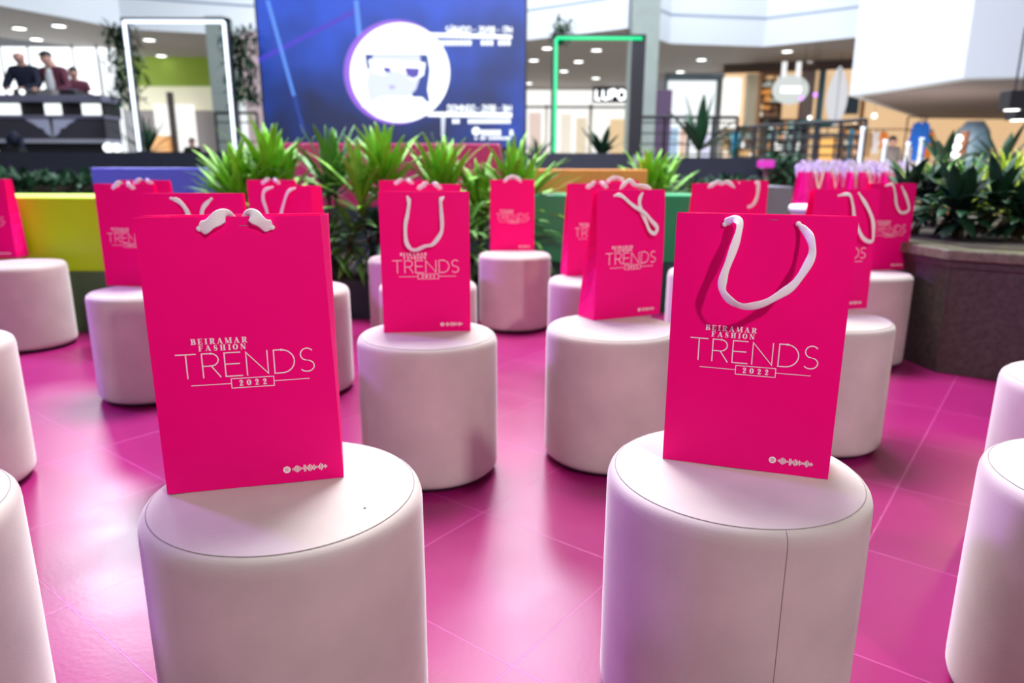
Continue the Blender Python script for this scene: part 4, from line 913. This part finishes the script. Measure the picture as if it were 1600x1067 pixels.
sign(932, 980, 86, 113, 31, M_SOFFIT, None, 'white glowing sign on the soffit seen through the green lit frame', glow('sign_letters2', (.95, .98, 1, 1), 2.2), 5)
for x0, x1, y0, y1, c, lab in ((826, 846, 176, 236, (236, 214, 206), 'pale rose standing poster at the left inside the bright shops'), (875, 893, 178, 236, (248, 240, 226), 'cream standing poster right of the green light tube'), (899, 917, 184, 236, (240, 226, 200), 'beige standing poster left of the thin white mullion'), (952, 978, 186, 230, (244, 214, 170), 'amber standing poster right of the bushy palm')):
    slabth('poster', lab, 'poster', x0, x1, y0, y1, 33.6, mat('poster_%d_%d_%d' % c, S(*c), .7, emit=S(*c), es=.75), .05, True)  # boards with their own glow, added for pastel tones in the bright windows
# right of the pillar
for x0, x1, y0, y1, c, lab in ((1040, 1060, 200, 236, (170, 200, 232), 'pale blue standing poster right beside the concrete pillar'), (1062, 1073, 198, 236, (232, 196, 176), 'rose standing poster left of the dark palm'), (1096, 1110, 208, 236, (206, 214, 250), 'bluish white standing poster right of the dark palm stem')):
    slabth('poster', lab, 'poster', x0, x1, y0, y1, 28.6, mat('poster_%d_%d_%d' % c, S(*c), .7, emit=S(*c), es=.6), .05, True)  # self-glowing boards too, added to vary the tone of this window
wallseg('window_5', 1041, 1118, 29.5, 29.5, 0, zat(1080, 126, 29.5), M_SHOPC, label='bright shop front with a rounded frame right of the pillar')
wallseg('wall_slate', 1036, 1130, 29.8, 29.8, 0, ZF, mat('slate_frame', S(98, 116, 130), .6))
wallseg('trim_31', 1117, 1128, 29.2, 29.2, 0, 4.4, mat('slate_frame', S(98, 116, 130), .6), .2)
wallseg('wall_warm', 1128, 1700, 27.5, 27.5, 0, ZF, mat('warm_wall', S(226, 190, 148), .8, emit=S(255, 214, 164), es=.62, col2=S(240, 214, 180), scale=.6), label='warm glowing back wall of the open shop at the right')  # wall emits its own warm glow in place of lamps inside the shop
wallseg('trim_32', 1124, 1340, 27.2, 25.8, ZF-.28, ZF, mat('brown_lintel', S(92, 74, 66), .6), .3)
slabth('display_board', 'pale cream display panel in the shop right of the slate frame', 'panel', 1128, 1160, 121, 200, 27, M_SHOP, onfloor=True)
slabth('pillar', 'cream shop pillar left of the oval hanging sign', 'pillar', 1163, 1186, 115, 200, 26.6, mat('cream_pillar', S(236, 224, 196), .7), onfloor=True)
slabth('pillar', 'grey shop pillar between the oval sign and the teal panel', 'pillar', 1249, 1276, 108, 200, 26.6, mat('taupe_pillar', S(168, 150, 146), .7), onfloor=True)
slabth('display_board', 'tall teal display panel behind the white surfboard', 'panel', 1277, 1292, 108, 200, 26.4, mat('teal_panel', S(78, 134, 158), .6), onfloor=True)
slabth('display_board', 'blue grey panel just below the left corner of the big white bulkhead', 'panel', 1312, 1344, 150, 178, 27.3, mat('blue_grey', S(84, 112, 134), .6), .15)
slabth('pillar', 'brown timber post in the warm shop below the bulkhead', 'pillar', 1343, 1352, 153, 240, 24.5, mat('timber', S(186, 134, 88), .6), onfloor=True)
# surfboard
p0 = at(1303, 198, 24.5); p1 = at(1306, 103, 24.5); L = p1.z-p0.z
m = M(); n = 16; v = []; prof = [(.02+.33*math.sin(PI*(i/n)**.9)**.75, i/n*L) for i in range(n+1)]
t = thing('surfboard', 'upright white surfboard left of the big white bulkhead', 'surfboard', (p0.x, 24.5, p0.z))
m.lathe([(r_, z) for r_, z in prof], 24)
m.v = [(x, y*.14, z) for x, y, z in m.v]; m.build('deck', glow('board_white', (.93, .95, 1, 1), .75), t, True)
m = M(); m.tube([(0, 0, L*.99), (0, 0, ZF-p0.z)], .008, 5); m.build('hanging_wire', M_STEEL, t)
m = M(); m.box(-.012, .012, -.055, .055, .05*L, .97*L); m.build('stringer', mat('stringer', S(190, 185, 200), .5), t)
# oval sign on two rods
p = at(1235, 140, 24); sg = thing('oval_sign', 'white oval sign hanging on two white rods in the right hand shop', 'sign', (p.x, 24, p.z))
m = M(); m.ball((0, 0, 0), .60, .06, .46, 28, 12); m.build('disc', glow('oval_white', (.88, .95, .92, 1), .75), sg, True)
m = M(); m.box(-.34, .34, -.075, -.06, -.12, .10); m.build('lettering', glow('oval_text', (1, 1, 1, 1), 1.4), sg)
for sx in (-.26, .2):
    m = M(); m.tube([(sx, 0, .38), (sx, 0, .84)], .08, 10); m.build('rod', glow('rod_white', (1, 1, 1, 1), 1), sg, True)
def lampf(x, y, r_, g, lab, Y=23):
    p = at(x, y, Y); t = thing('pendant_lamp', lab, 'lamp', (p.x, Y, p.z)); m = M(); m.ball((0, 0, 0), r_); m.build('bulb', g, t, True)
    m = M(); m.tube([(0, 0, r_*.9), (0, 0, ZF-p.z)], .006, 5); m.build('cord', M_STEEL, t)
for x, y, lab in ((1274, 148, 'small violet light between the oval sign and the surfboard'), (1252, 153, 'small pale violet light at the edge of the oval sign')):
    lampf(x, y, .07, glow('violet_bulb', (.6, .25, 1, 1), 2), lab)
for i, (x, y, r_, lab) in enumerate(((1265, 184, .06, 'round white lamp above the teal shelf'), (1366, 181, .08, 'round warm lamp below the bulkhead'), (1336, 190, .05, 'small warm lamp left of the timber post'))):
    lampf(x, y, r_, glow('warm_bulb', (1, .96, .9, 1), 3), lab)

# shelves with goods in the right hand shop
ORD = ['first', 'second', 'third', 'fourth', 'fifth', 'sixth', 'seventh']
def shelf(px0, px1, py0, py1, Y, rows, cols, label, pal, seed, fm, short, es=.5):
    A = at(px0, py1, Y); B = at(px1, py0, Y); w_ = B.x-A.x; h = B.z; t = thing('shelf_unit', label, 'shelf', ((A.x+B.x)/2, Y, 0)); q = random.Random(seed)
    m = M(); m.box(-w_/2, w_/2, .4, .44, 0, h); m.build('back', fm, t)
    for s_ in (-1, 1): m = M(); m.box(s_*w_/2-.02, s_*w_/2+.02, 0, .4, 0, h); m.build('side', fm, t)
    lo_ = max(.1, A.z)
    for r_ in range(rows+1):
        z = lo_+(h-lo_)*r_/rows; m = M(); m.box(-w_/2+.02, w_/2-.02, 0, .4, z-.03, z); m.build('shelf', fm, t)
        if r_ == rows: break
        for c_ in range(cols):
            x = -w_/2+.06+(w_-.12)*(c_+.5)/cols; ww = (w_-.12)/cols*q.uniform(.55, .9)/2; hh = (h-lo_)/rows*q.uniform(.45, .85)
            kind = q.random(); mm = M()
            if kind < .5: mm.box(-ww, ww, .08, .32, 0, hh)
            else: mm.lathe([(ww*.8, 0), (ww, hh*.3), (ww*.9, hh*.7), (ww*.4, hh*.85), (ww*.4, hh)], 14, 0, .2)
            col = q.choice(pal); o = mm.build('folded_pile' if kind < .5 else 'vase', mat('goods_%d_%d_%d' % tuple(col), S(*col), .6, emit=S(*col), es=.55), loc=((A.x+B.x)/2+x, Y, z+.001))  # goods given their own glow so they look lit by the shop
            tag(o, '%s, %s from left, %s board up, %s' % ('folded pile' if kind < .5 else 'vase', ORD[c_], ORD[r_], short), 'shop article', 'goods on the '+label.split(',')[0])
warm = [(240, 200, 150), (200, 150, 100), (250, 240, 220), (120, 90, 70), (230, 160, 80), (180, 190, 180)]
shelf(1186, 1226, 112, 182, 26.9, 6, 4, 'tall brown shelf behind the oval sign, stocked', warm, 1, mat('shelf_wood', S(150, 120, 96), .6), 'tall brown shelf')
shelf(1128, 1186, 200, 248, 24.5, 3, 7, 'low shelf right of the slate frame, stocked', [(250, 240, 220), (255, 255, 255), (220, 180, 120), (120, 150, 150), (90, 80, 80)], 2, mat('shelf_pale', S(200, 180, 150), .6), 'low pale shelf')
shelf(1196, 1262, 186, 250, 24.3, 4, 7, 'dark shelf of pale glowing goods behind the railing, stocked', [(220, 240, 230), (255, 255, 245), (90, 100, 100), (240, 170, 90), (150, 190, 180)], 3, mat('shelf_dark', S(46, 52, 54), .6), 'dark shelf behind the railing')
shelf(1316, 1352, 196, 245, 24.0, 3, 4, 'brown shelf below the surfboard, stocked', warm, 4, mat('shelf_wood', S(150, 120, 96), .6), 'brown shelf below the surfboard')
A_ = at(1256, 196, 23.6); B_2 = at(1302, 187, 23.6); t = thing('awning', 'teal awning on two posts below the surfboard', 'awning', ((A_.x+B_2.x)/2, 23.6, 0)); hw = (B_2.x-A_.x)/2
m = M(); m.box(-hw, hw, 0, .5, A_.z, B_2.z); m.build('canopy', mat('teal_awning', S(20, 110, 112), .6), t)
for sx in (-1, 1): m = M(); m.tube([(sx*(hw-.04), .25, 0), (sx*(hw-.04), .25, A_.z)], .02, 6); m.build('post', M_STEEL, t)
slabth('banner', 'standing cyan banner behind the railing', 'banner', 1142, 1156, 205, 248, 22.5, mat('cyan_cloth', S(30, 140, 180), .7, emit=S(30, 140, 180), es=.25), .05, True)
slabth('banner', 'small blue standing banner in the warm shop', 'banner', 1325, 1336, 202, 232, 22.5, mat('blue_cloth', S(70, 160, 190), .7), .05, True)
# orange lantern tower
p = at(1290, 262, 21); t = thing('lantern_tower', 'tower of glowing amber lanterns behind the pink bags', 'lamp', (p.x, 21, 0)); m = M(); m.tube([(0, 0, 0), (0, 0, .8)], .03); m.build('pole', M_STEEL, t)
for k in range(3):
    z = at(1290, 262-16*k, 21).z; m = M(); m.lathe([(.15, z-.0), (.31, z+.08), (.32, z+.20), (.16, z+.30)], 20); m.build('lantern', glow('amber', (1, .50, .10, 1), 1.2), t, True)
# magenta lantern, left end of the far table
p = at(1196, 262, 10.5); t = thing('table_lamp', 'magenta square lamp at the right end of the black wall', 'lamp', (p.x, 10.5, 0)); m = M(); m.tube([(0, 0, 0), (0, 0, p.z)], .03); m.build('pole', mat('plum_pole', S(96, 60, 74), .6), t)
zz = at(1196, 262, 10.5).z; m = M(); m.box(-.10, .10, -.1, .1, zz, zz+.11); bevel(m.build('shade', glow('magenta_shade', (.85, 0, .62, 1), .9), t), .02)
# shirts and figures below the bulkhead
def garment(px, py0, py1, Y, col, label, wpx=26, em=.25):
    A = at(px, py1, Y); B = at(px, py0, Y); h = B.z-A.z; w_ = wpx*Y/1050/2; t = thing('hanging_shirt', label, 'shirt', (A.x, Y, A.z))
    pts = [(-.55, 0), (.55, 0), (.6, .6), (.75, .35), (1, .5), (.7, .95), (.25, 1), (0, .92), (-.25, 1), (-.7, .95), (-1, .5), (-.75, .35), (-.6, .6)]
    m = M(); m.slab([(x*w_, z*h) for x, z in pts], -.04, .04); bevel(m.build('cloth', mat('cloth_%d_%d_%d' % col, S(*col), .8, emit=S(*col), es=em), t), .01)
    m = M(); m.tube([(-.5*w_, 0, .96*h), (0, 0, 1.04*h), (.5*w_, 0, .96*h)], .012, 6); m.tube([(0, 0, 1.04*h), (0, 0, 1.12*h)], .008, 6); m.build('hanger', M_STEEL, t)
    return t
garment(1432, 190, 252, 17, (24, 96, 190), 'bright blue long shirt hanging below the bulkhead', 30)
garment(1377, 206, 232, 19, (240, 140, 60), 'orange shirt hanging left of the grey figure', 16)
garment(1448, 206, 246, 19, (236, 130, 30), 'orange shirt right of the bright blue shirt', 14)
garment(1366, 206, 240, 19, (236, 236, 236), 'white shirt left of the orange shirt', 12)
garment(1353, 206, 245, 19, (176, 140, 104), 'brown shirt near the timber post', 14)
garment(1418, 206, 240, 19, (250, 205, 150), 'peach shirt left of the bright blue shirt', 14, .5)
def rail(pxa, pxb, py, Y, hx, lab):
    a = at(pxa, py, Y); b = at(pxb, py, Y); z = a.z+hx; t = thing('clothes_rail', lab, 'rack', ((a.x+b.x)/2, Y, 0)); hw = (b.x-a.x)/2
    m = M(); m.tube([(-hw, 0, z), (hw, 0, z)], .015, 8); m.build('bar', M_STEEL, t)
    for sx in (-1, 1): m = M(); m.tube([(sx*hw, 0, 0), (sx*hw, 0, z)], .018, 8); m.build('post', M_STEEL, t); m = M(); m.box(sx*hw-.02, sx*hw+.02, -.25, .25, 0, .03); m.build('foot', M_STEEL, t)
rail(1346, 1457, 206, 19, .12*(at(1377, 206, 19).z-at(1377, 240, 19).z), 'steel clothes rail with the small coloured shirts in the warm shop')
rail(1418, 1447, 190, 17, .12*(at(1432, 190, 17).z-at(1432, 252, 17).z), 'short steel rail with the bright blue shirt')
p = at(1389, 262, 18); person((p.x, 18, 0), .3, 'person in grey and black standing in the warm shop', [((-.27, -.02, 1.14), (-.22, -.2, 1.0)), ((.27, -.02, 1.14), (.22, -.2, 1.0))], mat('grey_cloth', S(140, 134, 134), .8), M_DARKC, hair=M_HAIR, hscale=1.0)
p = at(301, 232, 22); person((p.x, 22, .0), 0, 'person in a dark suit seen small inside the white lit frame', [((-.27, -.02, 1.14), (-.26, -.06, .90)), ((.27, -.02, 1.14), (.26, -.06, .90))], M_DARKC, M_DARKC, hair=M_HAIR, hscale=1.03)
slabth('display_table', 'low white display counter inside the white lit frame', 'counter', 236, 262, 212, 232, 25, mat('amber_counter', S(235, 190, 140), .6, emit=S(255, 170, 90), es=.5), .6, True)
# column of bulbs
p = at(1495, 255, 14.0); t = thing('bulb_column', 'copper column of round bulbs behind the palm', 'lamp', (p.x, 14, 0)); m = M(); m.tube([(0, 0, 0), (.08, 0, at(1500, 205, 14.0).z)], .08); m.build('column', mat('copper', S(170, 110, 80), .5), t)
for k in range(4):
    q_ = at(1490+k*2.7, 254-12.5*k, 13.9); m = M(); m.ball((q_.x-p.x, -.1, q_.z), .07); m.build('bulb', glow('warm_bulb', (1, .96, .9, 1), 3), t, True)
# pale kiosk
A = at(1500, 262, 15.2); B = at(1566, 188, 15.2); t = thing('kiosk', 'pale blue grey rounded kiosk with a dark slot behind the far right palms', 'kiosk', ((A.x+B.x)/2, 15.5, 0)); r_ = (B.x-A.x)/2
m = M(); m.lathe([(r_*1.08, 0), (r_*1.04, B.z*.6), (r_*.98, B.z*.75), (r_*.8, B.z*.9), (r_*.45, B.z*1.0)], 40); m.build('shell', mat('kiosk_shell', S(132, 158, 172), .35), t, True)
zz = at(1528, 240, 14.4).z; m = M(); m.box(-.16, .16, -r_-.03, -r_+.1, zz-.03, zz+.03); m.build('slot', M_BLACK, t)
# white poles in front of the warm shop
for i, (x, y0, y1) in enumerate(((1349, 198, 262), (1384, 218, 262), (1420, 222, 262), (1441, 215, 262))):
    A = at(x, y0, 8.6+i*.15); m = M(); m.lathe([(.10, 0), (.10, .02), (.025, .03), (.022, A.z-.05), (.03, A.z)], 12, A.x, A.y); tag(m.build('barrier_post', M_WHITE, smooth=True), ['white post before the surfboard', 'white post left of the grey figure', 'white post left of the bright blue shirt', 'white post right of the bright blue shirt'][i], 'post')

# ------------------------------------------------------------ railings
def railing(pa, pb, Ya, Yb, z0, z1, n, bars, label, zf=0):
    a = at(pa, 220, Ya); b = at(pb, 220, Yb); t = thing('railing', label, 'railing', (a.x, a.y, zf)); d = Vector((b.x-a.x, b.y-a.y, 0)); h = z1-zf; lo_ = z0-zf
    for i in range(n+1):
        p = d*(i/n); m = M(); m.tube([(p.x, p.y, 0), (p.x, p.y, h)], .03, 8); m.build('post', M_STEEL, t)
    m = M(); m.tube([(0, 0, h), (d.x, d.y, h)], .035, 8); m.build('handrail', M_STEEL, t)
    for k in range(bars):
        m = M(); z = lo_+(h-lo_)*(k+.5)/bars; m.tube([(0, 0, z), (d.x, d.y, z)], .016, 6); m.build('rail', M_STEEL, t)
railing(1000, 1150, 15, 15, .9, 1.95, 4, 5, 'black steel railing above the black wall, right of the pillar')
railing(1150, 1350, 15, 12.5, .6, 1.75, 6, 7, 'black steel railing sloping down right behind the magenta lamp')
railing(1205, 1330, 18, 18, .6, 1.75, 5, 6, 'second dark railing farther back behind the sloping one')
railing(340, 405, 17, 17, 1.3, 2.15, 2, 2, 'dark railing between the white lit frame and the screen')
a = at(1200, 290, 11.2); b = at(1270, 290, 11.2); hedge((a.x, 11.2, 0), (b.x, 11.2, 0), .3, 1.1, .8, 1200, 'dark green bushes behind the sloping railing', seed=9)
for i, (x, y) in enumerate(((1235, 263), (1252, 268), (1263, 266))):
    p = at(x, y, 10.9); t = thing('marker_lamp', ['leftmost', 'middle', 'rightmost'][i]+' small round pale lamp before the dark bushes', 'lamp', (p.x, 12, 0), 0, 'small lamps before the bushes'); m = M(); m.tube([(0, 0, 0), (0, 0, p.z-.04)], .015); m.build('stake', M_STEEL, t); m = M(); m.ball((0, 0, p.z), .06); m.build('globe', glow('ball_pale', (.85, 1, .8, 1), 1.6), t, True)

# ------------------------------------------------------------ table with gift bags
A = at(1262, 300, 5.5); B = at(1450, 300, 5.5); tw = B.x-A.x; tz = .52
tb = thing('side_table', 'low white table carrying the crowd of tissue filled pink bags', 'table', ((A.x+B.x)/2, 5.55, 0))
m = M(); m.box(-tw/2, tw/2, 0, .7, tz-.04, tz); bevel(m.build('table_top', M_WHITE, tb), .006)
for sx in (-1, 1):
    for sy in (.05, .65):
        m = M(); m.box(sx*(tw/2-.05)-.02, sx*(tw/2-.05)+.02, sy-.02, sy+.02, 0, tz-.04); m.build('leg', M_WHITE, tb)
M_TISSUE = mat('lilac_tissue', S(190, 165, 225), .8, col2=S(225, 215, 245), scale=40)
def gift_bag():
    t = thing('gift_bag', 'small pink paper bag stuffed with lilac tissue on the white table', 'shopping bag', (0, 0, 0), 0, 'tissue filled pink bags on the white table')
    m = bag_body(.05); m.v = [(x*.62, y*.9, z*.94) for x, y, z in m.v]; o = m.build('body', mat('magenta_card', S(232, 0, 140), .4), t); o.modifiers.new('p', 'SOLIDIFY').thickness = .0007
    q = random.Random(5); m = M()
    for k in range(26):
        x = q.uniform(-.065, .065); y = q.uniform(.01, .06); a = q.uniform(0, 6.28); hh = q.uniform(.04, .10); w_ = q.uniform(.02, .035)
        c, s_ = math.cos(a)*w_, math.sin(a)*w_
        m.add([(x-c*.4, y-s_*.4, .34), (x+c*.4, y+s_*.4, .34), (x+c, y+s_, .40+hh*.6), (x+c*.2, y+s_*.5, .40+hh), (x-c, y-s_, .40+hh*.5)], [(0, 1, 2, 3, 4)])
    o = m.build('tissue', M_TISSUE, t); o.modifiers.new('p', 'SOLIDIFY').thickness = .001
    m = ribbon([(-.04, .0, .385), (-.035, -.012, .40), (-.02, -.016, .33), (.0, -.018, .28), (.02, -.016, .33), (.035, -.012, .39), (.04, 0, .385)], .006); m.build('ribbon_handle', M_CORD, t, True)
    return t
g0 = None
for r_ in range(2):
    for c_ in range(6):
        if g0 is None: g0 = o = gift_bag()
        else: o = copy_tree(g0)
        tag(o, 'tissue filled pink bag, %s from left in the %s row on the white table' % (ORD[c_], ['front', 'back'][r_]))
        o.location = ((A.x+B.x)/2-tw/2+.11+c_*(tw-.22)/5+r_*.02, 5.60+r_*.26+.03*(c_ % 2), tz+.001); o.rotation_euler = (0, 0, math.radians(38+10*((c_*7+r_*3) % 5-2)))
p = at(1232, 330, 5.0); t = thing('round_table', 'small white round table with a lilac drum foot right of the slate block', 'table', (p.x+.2, 4.9, 0))
m = M(); m.lathe([(.20, 0), (.205, .02), (.205, .66)], 40); m.build('drum', M_VELVET, t, True); m = M(); m.lathe([(.22, .66), (.225, .68), (.22, .70)], 48); m.build('table_top', M_WHITE, t, True)

# ------------------------------------------------------------ big white bulkhead at the right
ZB = 2.6
c0 = atz(1327, 150, ZB); c1 = atz(1505, 122, ZB); c2 = atz(1760, 117, ZB); k0 = atz(1437, 185, ZB); k1 = atz(1900, 190, ZB)
poly = [c0, c1, c2, k1, k0]
m = M(); m.prism([(p.x, p.y) for p in poly], ZB, 7.5); o = m.build('trim_3', M_WHITE, recenter=False); struct(o, 'big white angular bulkhead hanging at the right')
cxm = sum(p.x for p in poly)/5; cym = sum(p.y for p in poly)/5
ins = [(p.x+(cxm-p.x)*.07, p.y+(cym-p.y)*.07) for p in poly]
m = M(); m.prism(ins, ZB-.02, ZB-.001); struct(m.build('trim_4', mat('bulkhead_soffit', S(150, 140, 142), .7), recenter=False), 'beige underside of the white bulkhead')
for i, (x, y, hh) in enumerate(((1583, 158, .30), (1592, 175, .22))):
    p = at(x, y, 9+i*.6); t = thing('spotlight_fixture', ['black box spotlight hanging under the bulkhead at the right edge', 'lower black spotlight with a bright lens at the right edge'][i], 'lamp', (p.x, p.y, p.z))
    m = M(); m.box(-.11, .13, -.1, .1, -.1, .12); bevel(m.build('housing', M_BLACK, t), .01)
    m = M(); m.tube([(0, 0, .12), (0, 0, ZB-.02-p.z)], .012, 6); m.build('rod', M_BLACK, t)
    m = M(); m.lathe([(.08, -.108), (.08, -.10)], 20); m.build('lens', M_LAMP, t)
